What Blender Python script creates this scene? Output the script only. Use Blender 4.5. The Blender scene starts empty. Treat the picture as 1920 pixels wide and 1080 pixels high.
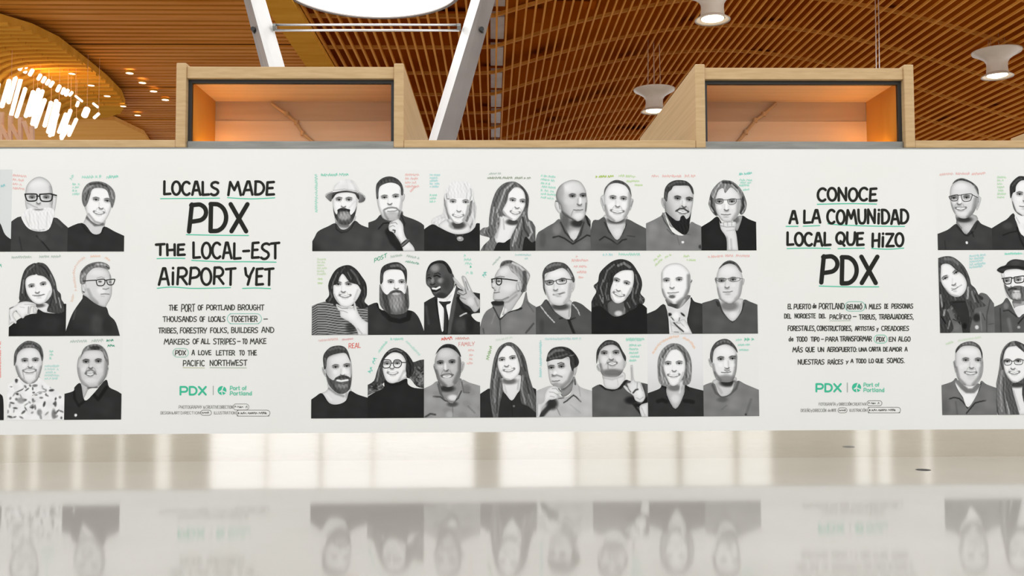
import bpy, bmesh, math, random
import numpy as np
from mathutils import Vector, Matrix, Euler
from mathutils.geometry import delaunay_2d_cdt

C = bpy.context.scene.collection
SC = bpy.context.scene
rnd = random.Random(7)

# ------------------------------------------------------------------ camera, world, exposure
F, PX, PY = 1800.0, 960.0, 540.0
EYE = 1.54
DIST = 12.1
YAW, PITCH, ROLL = math.radians(1.2), math.radians(2.9), -0.0036
cam_data = bpy.data.cameras.new('camera')
cam_data.sensor_width = 36.0
cam_data.lens = 36.0 * F / 1920.0
cam_data.clip_end = 300
cam = bpy.data.objects.new('camera', cam_data)
C.objects.link(cam)
RM = Matrix.Rotation(-YAW, 3, 'Z') @ Matrix.Rotation(math.pi / 2 + PITCH, 3, 'X') @ Matrix.Rotation(ROLL, 3, 'Z')
cam.matrix_world = Matrix.Translation((0, -DIST, EYE)) @ RM.to_4x4()
SC.camera = cam

world = bpy.data.worlds.new('world')
world.use_nodes = True
SC.world = world
wb = world.node_tree.nodes['Background']
wb.inputs['Color'].default_value = (0.975, 0.985, 1.0, 1)
wb.inputs['Strength'].default_value = 1.0
SC.view_settings.view_transform = 'Standard'
SC.view_settings.look = 'None'
SC.view_settings.gamma = 1.0
SC.view_settings.use_curve_mapping = False
SC.view_settings.exposure = 0.69
SC.cycles.use_denoising = True
SC.cycles.max_bounces = 8
SC.cycles.diffuse_bounces = 4
SC.cycles.glossy_bounces = 5
SC.cycles.transparent_max_bounces = 12
SC.cycles.sample_clamp_indirect = 6.0

NR = np.array(RM)
CP = np.array([0, -DIST, EYE])


def ray(px, py):
    d = NR @ np.array([(px - PX) / F, -(py - PY) / F, -1.0])
    return d


def W(px, py, y=0.0):
    """point seen at that spot of the photograph, on the upright plane at depth y"""
    d = ray(px, py)
    t = (y + DIST) / d[1]
    return CP + d * t


def Z(px, py, z):
    """point seen at that spot, on the level plane at height z"""
    d = ray(px, py)
    t = (z - EYE) / d[2]
    return CP + d * t


def proj(P):
    q = (np.asarray(P) - CP) @ NR
    return np.stack([PX + F * q[..., 0] / -q[..., 2], PY - F * q[..., 1] / -q[..., 2]], -1)


# ------------------------------------------------------------------ object helpers
class MB:
    def __init__(self):
        self.v = []
        self.f = []

    def box(self, a, b):
        n = len(self.v)
        (x0, y0, z0), (x1, y1, z1) = a, b
        self.v += [(x0, y0, z0), (x1, y0, z0), (x1, y1, z0), (x0, y1, z0), (x0, y0, z1), (x1, y0, z1), (x1, y1, z1), (x0, y1, z1)]
        self.f += [tuple(n + i for i in q) for q in ((0, 3, 2, 1), (4, 5, 6, 7), (0, 1, 5, 4), (1, 2, 6, 5), (2, 3, 7, 6), (3, 0, 4, 7))]
        return self

    def loft(self, rings, cap=True):
        n = len(self.v)
        m = len(rings[0])
        for r in rings:
            self.v += [tuple(p) for p in r]
        for i in range(len(rings) - 1):
            for j in range(m):
                a, b = n + i * m + j, n + i * m + (j + 1) % m
                self.f.append((a, b, b + m, a + m))
        if cap:
            self.f.append(tuple(n + j for j in reversed(range(m))))
            self.f.append(tuple(n + (len(rings) - 1) * m + j for j in range(m)))
        return self

    def tube(self, pts, r, k=8):
        pts = [Vector(p) for p in pts]
        rings = []
        for i, p in enumerate(pts):
            t = (pts[min(i + 1, len(pts) - 1)] - pts[max(i - 1, 0)]).normalized()
            u = t.cross(Vector((0, 1, 0)))
            if u.length < 1e-3:
                u = t.cross(Vector((1, 0, 0)))
            u.normalize()
            w = t.cross(u)
            rr = r[i] if isinstance(r, (list, tuple)) else r
            rings.append([p + (u * math.cos(2 * math.pi * j / k) + w * math.sin(2 * math.pi * j / k)) * rr for j in range(k)])
        return self.loft(rings)

    def lathe(self, prof, c=(0, 0, 0), k=28, cap=True):
        rings = [[(c[0] + r * math.cos(2 * math.pi * j / k), c[1] + r * math.sin(2 * math.pi * j / k), c[2] + z) for j in range(k)] for r, z in prof]
        return self.loft(rings, cap)

    def beam(self, p, q, w, h, up=(0, 0, 1)):
        """bar of width w and height h from p to q"""
        p, q = Vector(p), Vector(q)
        t = (q - p).normalized()
        s = t.cross(Vector(up))
        s.normalize()
        n = s.cross(t)
        ring = lambda c: [c + s * a * w / 2 + n * b * h / 2 for a, b in ((-1, -1), (1, -1), (1, 1), (-1, 1))]
        return self.loft([ring(p), ring(q)])

    def build(self, name, mat, parent=None, smooth=False, bevel=0):
        me = bpy.data.meshes.new(name)
        me.from_pydata([tuple(float(c) for c in p) for p in self.v], [], self.f)
        bm = bmesh.new()
        bm.from_mesh(me)
        bmesh.ops.recalc_face_normals(bm, faces=bm.faces)
        bm.to_mesh(me)
        bm.free()
        me.materials.append(mat)
        if smooth:
            for p in me.polygons:
                p.use_smooth = True
        o = bpy.data.objects.new(name, me)
        C.objects.link(o)
        if parent is not None:
            o.parent = parent
            o.matrix_parent_inverse = Matrix.Translation(-parent.location)
        if bevel:
            m = o.modifiers.new('bevel', 'BEVEL')
            m.width = bevel
            m.segments = 2
        return o


def tag(o, label=None, cat=None, group=None, kind=None):
    if label: o['label'] = label
    if cat: o['category'] = cat
    if group: o['group'] = group
    if kind: o['kind'] = kind
    return o


def empty(name, loc, label=None, cat=None, group=None, kind=None):
    o = bpy.data.objects.new(name, None)
    o.empty_display_size = 0.2
    o.location = tuple(float(c) for c in loc)
    C.objects.link(o)
    return tag(o, label, cat, group, kind)


# ------------------------------------------------------------------ materials
def lin(t):
    t = np.asarray(t, float) / 255.0
    return np.where(t <= 0.04045, t / 12.92, ((t + 0.055) / 1.055) ** 2.4)


K_PAPER = 0.90
def paper(t):
    return lin(t) * K_PAPER


def mat(name, col, rough=0.5, metal=0.0, spec=0.5, emit=None, estr=0.0):
    m = bpy.data.materials.new(name)
    m.use_nodes = True
    b = m.node_tree.nodes['Principled BSDF']
    b.inputs['Base Color'].default_value = (*col, 1)
    b.inputs['Roughness'].default_value = rough
    b.inputs['Metallic'].default_value = metal
    b.inputs['Specular IOR Level'].default_value = spec
    if emit:
        b.inputs['Emission Color'].default_value = (*emit, 1)
        b.inputs['Emission Strength'].default_value = estr
    return m


def noise_mix(m, c1, c2, scale, stretch=(1, 1, 1), detail=4, lo=0.35, hi=0.65):
    """colour between c1 and c2 by stretched noise in object space"""
    nt = m.node_tree
    b = nt.nodes['Principled BSDF']
    tc = nt.nodes.new('ShaderNodeTexCoord')
    mp = nt.nodes.new('ShaderNodeMapping')
    mp.inputs['Scale'].default_value = stretch
    nz = nt.nodes.new('ShaderNodeTexNoise')
    nz.inputs['Scale'].default_value = scale
    nz.inputs['Detail'].default_value = detail
    cr = nt.nodes.new('ShaderNodeValToRGB')
    cr.color_ramp.elements[0].position = lo
    cr.color_ramp.elements[0].color = (*c1, 1)
    cr.color_ramp.elements[1].position = hi
    cr.color_ramp.elements[1].color = (*c2, 1)
    nt.links.new(tc.outputs['Object'], mp.inputs['Vector'])
    nt.links.new(mp.outputs['Vector'], nz.inputs['Vector'])
    nt.links.new(nz.outputs['Fac'], cr.inputs['Fac'])
    nt.links.new(cr.outputs['Color'], b.inputs['Base Color'])
    return m


M = {}
M['white_wall'] = noise_mix(mat('white_laminate', tuple(paper((241, 241, 237))), 0.5, spec=0.15), tuple(paper((240, 240, 235))), tuple(paper((243, 243, 240))), 0.6)
M['steel'] = noise_mix(mat('brushed_steel', (0.8, 0.78, 0.74), 0.05, 1.0), (0.80, 0.78, 0.745), (0.82, 0.80, 0.765), 3, (1, 1, 12))
M['floor'] = noise_mix(mat('polished_terrazzo', (0.42, 0.4, 0.37), 0.072, spec=0.5), (0.385, 0.36, 0.32), (0.425, 0.40, 0.362), 0.5, detail=6)
M['maple'] = noise_mix(mat('pale_maple', (0.6, 0.4, 0.2), 0.45, spec=0.3), (0.48, 0.32, 0.155), (0.56, 0.385, 0.2), 3, (1, 0.15, 8))
M['soffit'] = noise_mix(mat('warm_ply', (0.55, 0.3, 0.13), 0.4, spec=0.3), (0.60, 0.40, 0.22), (0.67, 0.46, 0.27), 2, (0.3, 6, 1))
M['slat'] = noise_mix(mat('fir_slat', (0.4, 0.18, 0.05), 0.6, spec=0.04), (0.62, 0.24, 0.028), (0.74, 0.32, 0.052), 1.2, (4, 0.4, 1))
M['slat_x'] = noise_mix(mat('fir_board', (0.4, 0.18, 0.05), 0.6, spec=0.04), (0.58, 0.20, 0.022), (0.72, 0.285, 0.05), 0.8, (0.3, 4, 1))
M['beam'] = noise_mix(mat('glulam_beam', (0.42, 0.2, 0.07), 0.6, spec=0.04), (0.62, 0.26, 0.04), (0.74, 0.33, 0.06), 1.5, (0.4, 3, 3))
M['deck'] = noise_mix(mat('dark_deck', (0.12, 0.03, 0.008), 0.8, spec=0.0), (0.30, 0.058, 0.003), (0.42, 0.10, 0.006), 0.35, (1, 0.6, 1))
M['gap_shade'] = noise_mix(mat('gap_shade_backing', (0.09, 0.025, 0.005), 0.9, spec=0.0), (0.08, 0.02, 0.004), (0.12, 0.035, 0.007), 0.5)  # shade of the deep gaps put into the backing colour
M['golden'] = noise_mix(mat('golden_fir', (0.55, 0.28, 0.07), 0.7, spec=0.0), (0.60, 0.27, 0.03), (0.70, 0.34, 0.05), 0.7, (0.4, 3, 1))
M['ring'] = noise_mix(mat('lit_fir', (0.8, 0.45, 0.16), 0.8, spec=0.0), (0.86, 0.43, 0.11), (0.92, 0.49, 0.15), 0.7, (0.3, 3, 1))  # wood made paler to carry the chandelier's light
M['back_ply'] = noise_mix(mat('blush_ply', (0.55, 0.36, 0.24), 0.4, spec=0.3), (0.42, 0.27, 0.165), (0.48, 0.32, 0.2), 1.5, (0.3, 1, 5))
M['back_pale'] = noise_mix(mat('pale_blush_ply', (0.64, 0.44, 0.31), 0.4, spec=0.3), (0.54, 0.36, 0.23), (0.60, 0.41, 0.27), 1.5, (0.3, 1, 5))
M['reflect_brown'] = noise_mix(mat('brown_reflection', (0.4, 0.23, 0.1), 0.5), (0.37, 0.21, 0.09), (0.44, 0.26, 0.12), 4)
M['black'] = mat('black_gasket', (0.012, 0.011, 0.01), 0.5)
M['grey_metal'] = noise_mix(mat('grey_sill', (0.22, 0.22, 0.2), 0.35, 0.6), (0.2, 0.2, 0.185), (0.26, 0.26, 0.24), 2, (1, 8, 8))
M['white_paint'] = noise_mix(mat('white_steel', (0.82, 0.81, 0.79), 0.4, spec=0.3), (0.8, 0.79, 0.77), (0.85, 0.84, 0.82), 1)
M['strut_side'] = noise_mix(mat('shade_grey_steel', (0.32, 0.29, 0.27), 0.45, spec=0.3), (0.22, 0.19, 0.175), (0.26, 0.23, 0.21), 1)  # shade put into the colour for the struts' darker faces
M['lamp_white'] = noise_mix(mat('lamp_shell', (0.75, 0.72, 0.68), 0.4, spec=0.4), (0.62, 0.54, 0.45), (0.67, 0.59, 0.5), 2)
M['rod'] = noise_mix(mat('bright_rod', (0.8, 0.78, 0.76), 0.25, 0.8), (0.75, 0.73, 0.71), (0.85, 0.83, 0.81), 3)
M['lens'] = mat('lamp_lens', (1, 0.95, 0.85), 0.4, emit=(1.0, 0.86, 0.62), estr=6.0)
M['downlight'] = mat('downlight_lens', (1, 0.9, 0.75), 0.4, emit=(1.0, 0.78, 0.5), estr=3.0)
M['tube_glow'] = mat('glowing_tube', (1, 0.9, 0.8), 0.4, emit=(1.0, 0.82, 0.66), estr=0.85)
M['tube_frame'] = noise_mix(mat('blush_frame', (0.75, 0.42, 0.25), 0.5), (0.72, 0.4, 0.24), (0.8, 0.47, 0.29), 2)
M['sky_glow'] = mat('skylight_pane', (1, 1, 1), 0.5, emit=(1, 0.99, 0.97), estr=2.2)
M['duct'] = noise_mix(mat('pale_duct', (0.5, 0.45, 0.4), 0.5), (0.46, 0.40, 0.35), (0.54, 0.48, 0.42), 2)
M['led_fill'] = mat('fill_led', (1, 0.8, 0.5), 0.5, emit=(1.0, 0.78, 0.46), estr=6.3)
M['led'] = mat('warm_led', (1, 0.8, 0.5), 0.5, emit=(1.0, 0.66, 0.22), estr=26.0)
M['hall'] = noise_mix(mat('hall_wall', (0.42, 0.37, 0.29), 0.7), (0.55, 0.50, 0.39), (0.68, 0.61, 0.49), 0.3, (1, 1, 0.1))
M['pane_bright'] = mat('daylit_pane', (0.9, 0.9, 0.9), 0.3, emit=(1, 0.98, 0.96), estr=0.57)
M['pane_dim'] = mat('shaded_pane', (0.7, 0.7, 0.66), 0.3, emit=(1, 0.97, 0.90), estr=0.5)


def glass():
    m = bpy.data.materials.new('clear_glass')
    m.use_nodes = True
    nt = m.node_tree
    nt.nodes.remove(nt.nodes['Principled BSDF'])
    out = nt.nodes['Material Output']
    tr = nt.nodes.new('ShaderNodeBsdfTransparent')
    gl = nt.nodes.new('ShaderNodeBsdfGlossy')
    gl.inputs['Roughness'].default_value = 0.02
    fr = nt.nodes.new('ShaderNodeFresnel')
    fr.inputs['IOR'].default_value = 1.12
    mx = nt.nodes.new('ShaderNodeMixShader')
    nt.links.new(fr.outputs['Fac'], mx.inputs['Fac'])
    nt.links.new(tr.outputs['BSDF'], mx.inputs[1])
    nt.links.new(gl.outputs['BSDF'], mx.inputs[2])
    nt.links.new(mx.outputs['Shader'], out.inputs['Surface'])
    return m


M['glass'] = glass()


def printed():
    m = mat('printed_ink', (0.5, 0.5, 0.5), 0.55, spec=0.1)
    nt = m.node_tree
    a = nt.nodes.new('ShaderNodeAttribute')
    a.attribute_name = 'ink'
    nt.links.new(a.outputs['Color'], nt.nodes['Principled BSDF'].inputs['Base Color'])
    return m


M['print'] = printed()

# ------------------------------------------------------------------ floor, mural wall, hall behind the camera
WTOP = float(np.mean([W(x, y)[2] for x, y in ((10, 281), (700, 277), (1250, 277), (1900, 281))]))
WBOT = float(np.mean([W(x, y)[2] for x, y in ((10, 815), (960, 812), (1900, 803))]))
tag(MB().box((-34, -31, -0.2), (34, 66, 0)).build('floor', M['floor']), kind='structure')
tag(MB().box((-13, 0, WBOT), (13, 0.35, WTOP)).build('wall_back', M['white_wall']), kind='structure')
tag(MB().box((-13, 0.03, 0), (13, 0.3, WBOT)).build('baseboard_back', M['steel']), kind='structure')
cap = MB().box((-13, -0.004, WTOP), (13, 0.36, WTOP + 0.014)).build('trim_cap', M['grey_metal'])
tag(cap, kind='structure')

# the hall behind the camera: a beige wall with tall daylit windows, as mirrored in the steel baseboard
YB = -30.0
bx = lambda px: float(((px - 960) / F + 0.021) * (DIST - YB))
spans = [(-330, -230, 1), (-150, -60, 1), (22, 38, 0), (68, 84, 0), (146, 164, 0), (228, 240, 0), (298, 326, 0), (398, 501.5, 1), (504, 601, 1), (606, 698.5, 1), (701, 888, 1), (936, 1077, 1),
         (1082, 1180, 0), (1192, 1268, 0), (1278, 1375, 0), (1385, 1446, 0), (1604, 1636, 0), (1646, 1674, 0), (1735, 1750, 0), (2000, 2100, 0)]
hall = MB()
ZS, ZT, ZH = 0.15, 8.0, 9.5
prev = -30.0
for a, b, k in spans:
    hall.box((prev, YB - 0.3, ZS), (bx(a), YB, ZT))
    prev = bx(b)
hall.box((prev, YB - 0.3, ZS), (30, YB, ZT))
hall.box((-30, YB - 0.3, ZT), (30, YB, ZH))
hall.box((-30, YB - 0.3, 0), (30, YB, ZS))
tag(hall.build('wall_front', M['hall']), kind='structure')
for i, (a, b, k) in enumerate(spans):
    w = empty('window_%d' % (i + 1), ((bx(a) + bx(b)) / 2, YB - 0.1, ZS), kind='structure')
    MB().box((bx(a), YB - 0.16, ZS), (bx(b), YB - 0.12, ZT)).build('window_pane', M['pane_bright' if k else 'pane_dim'], w)
    f = MB()
    for z in (ZS, 2.6, 5.2, ZT - 0.08):
        f.box((bx(a), YB - 0.12, z), (bx(b), YB - 0.05, z + 0.08))
    f.build('window_frame', M['white_paint'], w)

# dark round floor cover on the terrazzo
fp = Z(1731, 881, 0.0)
cv = MB()
cv.lathe([(0.0, 0.004), (0.06, 0.004), (0.078, 0.003), (0.085, 0.0)], (fp[0], fp[1], 0.0), 24)
tag(cv.build('floor_cover', M['black']), 'small dark round cover lying on the pale polished floor at right', 'floor cover')

# ------------------------------------------------------------------ wooden ledges and lit bays on top of the wall
ZL0 = WTOP + 0.014
zl1 = float(np.mean([W(x, y)[2] for x, y in ((200, 262), (1000, 262), (1800, 264))]))


def px_x(px, py=200, y=0.0):
    return float(W(px, py, y)[0])


def ledge(i, xa, xb):
    o = MB().box((xa, 0.0, ZL0), (xb, 0.45, zl1)).build('trim_%d' % i, M['maple'], bevel=0.01)
    tag(o, kind='structure')


FIN = 0.125
DEEP = 4.6
ZF = float(W(750, 119)[2])       # top of the side panels
ZR1 = float(W(560, 125, 0.02)[2])
ZR0 = float(W(560, 147, 0.02)[2])


def bay(xl, xr, glow, label, reflect_px, shift=0.0):
    """xl, xr: outer faces of the two side panels"""
    cx = (xl + xr) / 2
    b = empty('display_bay', (cx, 0, ZL0), label, 'display bay', 'lit maple bays along the wall top')
    for s in (0, 1):
        xa = xl if s == 0 else xr - FIN
        MB().box((xa, -0.012, ZL0), (xa + FIN, DEEP, ZF)).build('side_panel', M['maple'], b, bevel=0.012)
    il, ir = xl + FIN, xr - FIN
    MB().box((il, 0.02, ZR0), (ir, 0.16, ZR1)).build('top_rail', M['maple'], b, bevel=0.008)
    MB().box((il, 0.16, ZR1 - 0.05), (ir, DEEP, ZR1 - 0.01)).build('roof_panel', M['maple'], b)
    g = MB()
    t = 0.045
    zg0 = float(W(560, 266, 0.1)[2])
    for a, c in (((il, ZR0 - t), (ir, ZR0)), ((il, ZL0), (il + t, ZR0 - t)), ((ir - t, ZL0), (ir, ZR0 - t))):
        g.box((a[0], 0.09, a[1]), (c[0], 0.15, c[1]))
    g.build('gasket', M['black'], b)
    MB().box((il + t, 0.112, ZL0 + 0.01), (ir - t, 0.122, ZR0 - t)).build('glass_pane', M['glass'], b)
    MB().box((il, 0.05, ZL0), (ir, 0.30, zg0)).build('sill', M['grey_metal'], b, bevel=0.008)
    # shallow lit box: soffit board, then a back wall of two broad boards
    zc = ZR0 - 0.01
    yb_ = 1.18
    MB().box((il, 0.16, zc), (ir, yb_ + 0.05, zc + 0.03)).build('soffit_board', M['soffit'], b)
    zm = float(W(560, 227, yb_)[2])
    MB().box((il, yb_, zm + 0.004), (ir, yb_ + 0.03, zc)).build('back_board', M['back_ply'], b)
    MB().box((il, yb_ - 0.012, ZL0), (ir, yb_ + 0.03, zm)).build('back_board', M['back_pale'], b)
    for s_ in (il + 0.004, ir - 0.034):
        MB().box((s_, 0.16, ZL0 + 0.026), (s_ + 0.03, yb_ - 0.012, zc)).build('cheek_board', M['golden'], b)  # LED glow on the inner walls put into the golden colour
    c = MB()  # dark diagonal reflection in the glass, built as a made-up bent tube
    q_ = [np.array(W(px_, py_, yb_ - 0.05)) for px_, py_ in reflect_px]
    q_ = [p_ + np.array([shift, 0, 0]) for p_ in q_]
    c.tube(q_, 0.022, 8)
    for p_ in q_[1:-1]:
        c.lathe([(0.0, -0.03), (0.032, -0.03), (0.032, 0.03), (0.0, 0.03)], p_, 10)
    c.build('reflection_tube', M['reflect_brown'], b)
    xg = il + 0.03 if glow < 0 else ir - 0.03
    xg = il + 0.06 if glow < 0 else ir - 0.06
    MB().box((xg - 0.012, 0.4, ZL0 + 0.03), (xg + 0.012, 1.1, ZL0 + 0.06)).build('led_or_fill_strip', M['led'], b)
    MB().box((il + 0.2, 0.34, ZL0 + 0.03), (ir - 0.2, 0.37, ZL0 + 0.05)).build('led_or_fill_strip', M['led_fill'], b)  # added glowing strip, unseen behind the sill, lights the soffit evenly
    MB().box((il, 0.3, ZL0), (ir, 1.16, ZL0 + 0.025)).build('base_board', M['soffit'], b)
    return b


xl1, xr1 = px_x(330, 195), px_x(757, 195)
xl2, xr2 = px_x(1304, 195), px_x(1714, 195)
per = xl2 - xl1
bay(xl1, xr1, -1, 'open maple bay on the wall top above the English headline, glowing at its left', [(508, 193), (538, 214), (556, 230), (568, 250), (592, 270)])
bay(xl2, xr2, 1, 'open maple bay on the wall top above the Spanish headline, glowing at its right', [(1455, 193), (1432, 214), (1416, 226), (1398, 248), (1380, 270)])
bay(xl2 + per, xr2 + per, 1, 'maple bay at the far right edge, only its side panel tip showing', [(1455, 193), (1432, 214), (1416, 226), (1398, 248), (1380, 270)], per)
ledge(1, -13, xl1)
ledge(2, xr1, xl2)
ledge(3, xr2, xl2 + per)

# ------------------------------------------------------------------ timber ceiling
ZC = 12.0
Y0, Y1 = 13.0, 64.0


def zc_at(x, y=0):
    if x <= 0:
        return ZC
    return ZC + 2.0 * math.sin(math.pi * x / 20.0) if x < 26 else ZC + 2.0 * math.sin(math.pi * 1.3)


ceil = empty('ceiling', (0, 20, ZC), kind='structure')
XB = float(Z(500, 0, ZC)[0])     # edge between the boarded part and the open lattice
sl = MB()
x = XB
n = 0
while x < 31:
    z = zc_at(x)
    # slats hang upright and follow the arch; each a little uneven
    sl.box((x - 0.033, Y0, z), (x + 0.033, Y1, z + (0.14 if x < 0 else 0.08)))
    x += 0.325
    n += 1
sl.build('lattice_slat', M['slat'], ceil)
cb = MB()
yy = Y0 + 3.0
Ys = [31.5 - DIST + 3.45 * k for k in range(-2, 13)]
for k, y in enumerate(Ys):
    xs = np.linspace(XB, 31, 60)
    for a, b in zip(xs[:-1], xs[1:]):
        cb.beam((a, y, zc_at(a) + 0.20), (b, y, zc_at(b) + 0.20), 0.13, 0.11)
cb.build('cross_beam', M['beam'], ceil)
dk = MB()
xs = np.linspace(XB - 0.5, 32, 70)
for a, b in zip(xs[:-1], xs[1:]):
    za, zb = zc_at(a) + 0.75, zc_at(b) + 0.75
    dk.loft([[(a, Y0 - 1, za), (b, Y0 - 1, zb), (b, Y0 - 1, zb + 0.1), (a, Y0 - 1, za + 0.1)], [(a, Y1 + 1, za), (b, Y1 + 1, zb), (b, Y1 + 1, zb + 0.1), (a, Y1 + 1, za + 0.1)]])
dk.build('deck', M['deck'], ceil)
# loose boards lying between lattice and deck
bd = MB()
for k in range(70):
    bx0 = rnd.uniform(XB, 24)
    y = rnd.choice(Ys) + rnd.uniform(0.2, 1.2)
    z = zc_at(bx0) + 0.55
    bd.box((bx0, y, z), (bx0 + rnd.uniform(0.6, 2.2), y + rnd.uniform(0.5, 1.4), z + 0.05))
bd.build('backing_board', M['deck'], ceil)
# pale strip of ducts running away above the lattice
du = MB()
xd = float(Z(931, 120, ZC + 0.75)[0])
for y in Ys:
    du.box((xd - 0.24, y + 0.5, ZC + 0.35), (xd + 0.24, y + 2.9, ZC + 0.55))
du.build('duct', M['duct'], ceil)
# closely boarded part on the left: slats running across, stepped in bands
bl = MB()
y = Y0
k = 0
while y < Y1:
    drop = 0.06 * ((k // 7) % 2)
    bl.box((-33, y, ZC - 0.06 - drop), (XB, y + 0.25, ZC + 0.02 - drop))
    y += 0.42
    k += 1
bl.build('board_slat', M['slat_x'], ceil)
MB().box((-33, Y0, ZC + 0.22), (XB, Y1, ZC + 0.3)).build('board_deck', M['gap_shade'], ceil)
# edge board where the boarded part meets the lattice
MB().box((XB - 0.06, Y0, ZC - 0.2), (XB + 0.9, Y1, ZC + 0.02)).build('edge_board', M['golden'], ceil)

# golden swept canopy at the left
can = empty('ceiling_canopy', Z(60, 150, 11.5), kind='structure')
edge = [(-80, 20), (0, 40), (60, 58), (110, 82), (160, 120), (200, 152), (228, 180), (235, 198), (226, 213), (200, 221), (150, 224), (100, 215), (40, 190), (-80, 150)]
ZK = 11.5
cm = MB()
lo = [Z(a, b, ZK) for a, b in edge]
hi = [(p[0], p[1], ZK + 0.25) for p in lo]
cm.loft([lo, hi])
cm.build('canopy_board', M['golden'], can)
cs = MB()
for k in range(22):
    py = 46 + k * 7.2
    # right end on the swept edge
    xr_ = np.interp(py, [20, 40, 58, 82, 120, 152, 180, 198], [-80, 0, 60, 110, 160, 200, 228, 235]) - 3
    xt = -90 + (py - 60) * 1.62
    pts = [(xr_, py), (xr_ - (xr_ - xt) * 0.35, py - 0.5), (xr_ - (xr_ - xt) * 0.65, py + 1.5), (xt + 26, py + 7), (xt + 8, py + 15), (xt - 4, py + 26), (xt - 10, py + 40)]
    P = [Z(a, b, ZK - 0.04) for a, b in pts]
    for a, b in zip(P[:-1], P[1:]):
        cs.beam(a, b, 0.16, 0.10)
cs.build('canopy_slat', M['golden'], can)
# soffit ring in front of the canopy, chandelier light put into its paler colour
rg = MB()
ring_px = [(-60, 150), (60, 185), (150, 222), (215, 226), (270, 252), (285, 275), (200, 300), (0, 300), (-60, 300)]
lo = [Z(a, b, 11.9 - 0.22) for a, b in ring_px]
rg.loft([lo, [(p[0], p[1], p[2] + 0.2) for p in lo]])
rg.build('soffit_ring', M['ring'], can)

# round skylight
skc = Z(695, -31, ZC)
sk = empty('window_skylight', (skc[0], skc[1], ZC), kind='structure')
MB().lathe([(2.6, -0.12), (2.6, -0.02)], (skc[0], skc[1], ZC), 64).build('skylight_pane', M['sky_glow'], sk)
rim = MB()
rim.lathe([(2.6, -0.16), (2.72, -0.16), (2.72, 1.0), (2.6, 1.0), (2.6, -0.16)], (skc[0], skc[1], ZC), 64, False)
rim.build('skylight_rim', M['strut_side'], sk)

# ------------------------------------------------------------------ Y column struts and tie rods
YS = 13.0 - 1.2


def strut(tops, bots, label):
    """tops/bots: photograph columns (left edge, front corner, right edge) at two heights"""
    (pyt, L0, F0, R0), (pyb, L1, F1, R1) = tops, bots
    s = empty('steel_strut', W(F1, pyb, YS), label, 'column strut', 'inclined steel struts of the column')

    def sec(py, l, f, r):
        return W(l, py, YS + 0.5), W(f, py, YS), W(r, py, YS + 0.5)
    A = sec(pyt, L0, F0, R0)
    B = sec(pyb, L1, F1, R1)
    ext = lambda p, q, k: p + (q - p) * k
    return s, A, B, ext


def strut_build(tops, bots, label, white_left, k0, k1):
    s, A, B, ext = strut(tops, bots, label)
    top = [ext(a, b, k0) for a, b in zip(A, B)]
    bot = [ext(a, b, k1) for a, b in zip(A, B)]
    th = 0.03
    back = np.array([0, 0.06, 0])
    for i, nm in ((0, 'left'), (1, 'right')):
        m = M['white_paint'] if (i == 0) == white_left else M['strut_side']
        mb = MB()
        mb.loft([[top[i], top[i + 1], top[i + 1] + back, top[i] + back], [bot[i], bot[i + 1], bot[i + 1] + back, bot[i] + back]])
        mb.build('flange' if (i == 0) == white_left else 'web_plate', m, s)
    # closing plates at the back
    bk = np.array([0, 0.9, 0])
    mb = MB()
    mid_t, mid_b = top[1] + bk, bot[1] + bk
    mb.loft([[top[0] + back, top[2] + back, mid_t], [bot[0] + back, bot[2] + back, mid_b]])
    mb.build('box_section', M['strut_side'], s)
    return s, A, B


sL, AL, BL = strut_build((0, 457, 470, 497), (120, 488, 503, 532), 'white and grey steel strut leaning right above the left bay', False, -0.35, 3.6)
sR, AR, BR = strut_build((0, 883, 900, 928), (262, 804, 819, 855), 'steel strut with lit left and shaded right face, foot between the two bays', True, -0.2, 1.75)
for s, (a, b), nm in ((sL, (471, 50), 'bolt'), (sR, (903, 50), 'bolt')):
    p = W(a, b, YS + 0.02)
    mb = MB()
    mb.tube([p + np.array([0, 0.16, 0]), p + np.array([0, 0.4, 0])], 0.06, 12)
    mb.build('bolt', M['black'], s)
rods = empty('tie_rod_pair', W(690, 51, YS + 0.4), 'pair of bright horizontal rods tying the two struts together', 'tie rods')
for py in (46.5, 57.0):
    mb = MB()
    mb.tube([W(515, py, YS + 0.4), W(861, py, YS + 0.4)], 0.032, 12)
    mb.build('rod', M['rod'], rods, smooth=True)
mb = MB()
for a, b in ((512.5, 518), (857, 864)):
    mb.tube([W(a, 51, YS + 0.4), W(b, 51, YS + 0.4)], 0.1, 8)
mb.build('pin', M['grey_metal'], rods)

# hanging cable
cb_ = MB()
for dx in (0, 6):
    cb_.tube([W(1640 + dx, -60, 20), W(1642 + dx, 60, 20), W(1645 + dx, 320, 20)], 0.018, 6)
tag(cb_.build('hanging_cable', M['rod']), 'thin pale double cable hanging behind the right bay', 'cable')

# ------------------------------------------------------------------ pendant lamps


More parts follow.
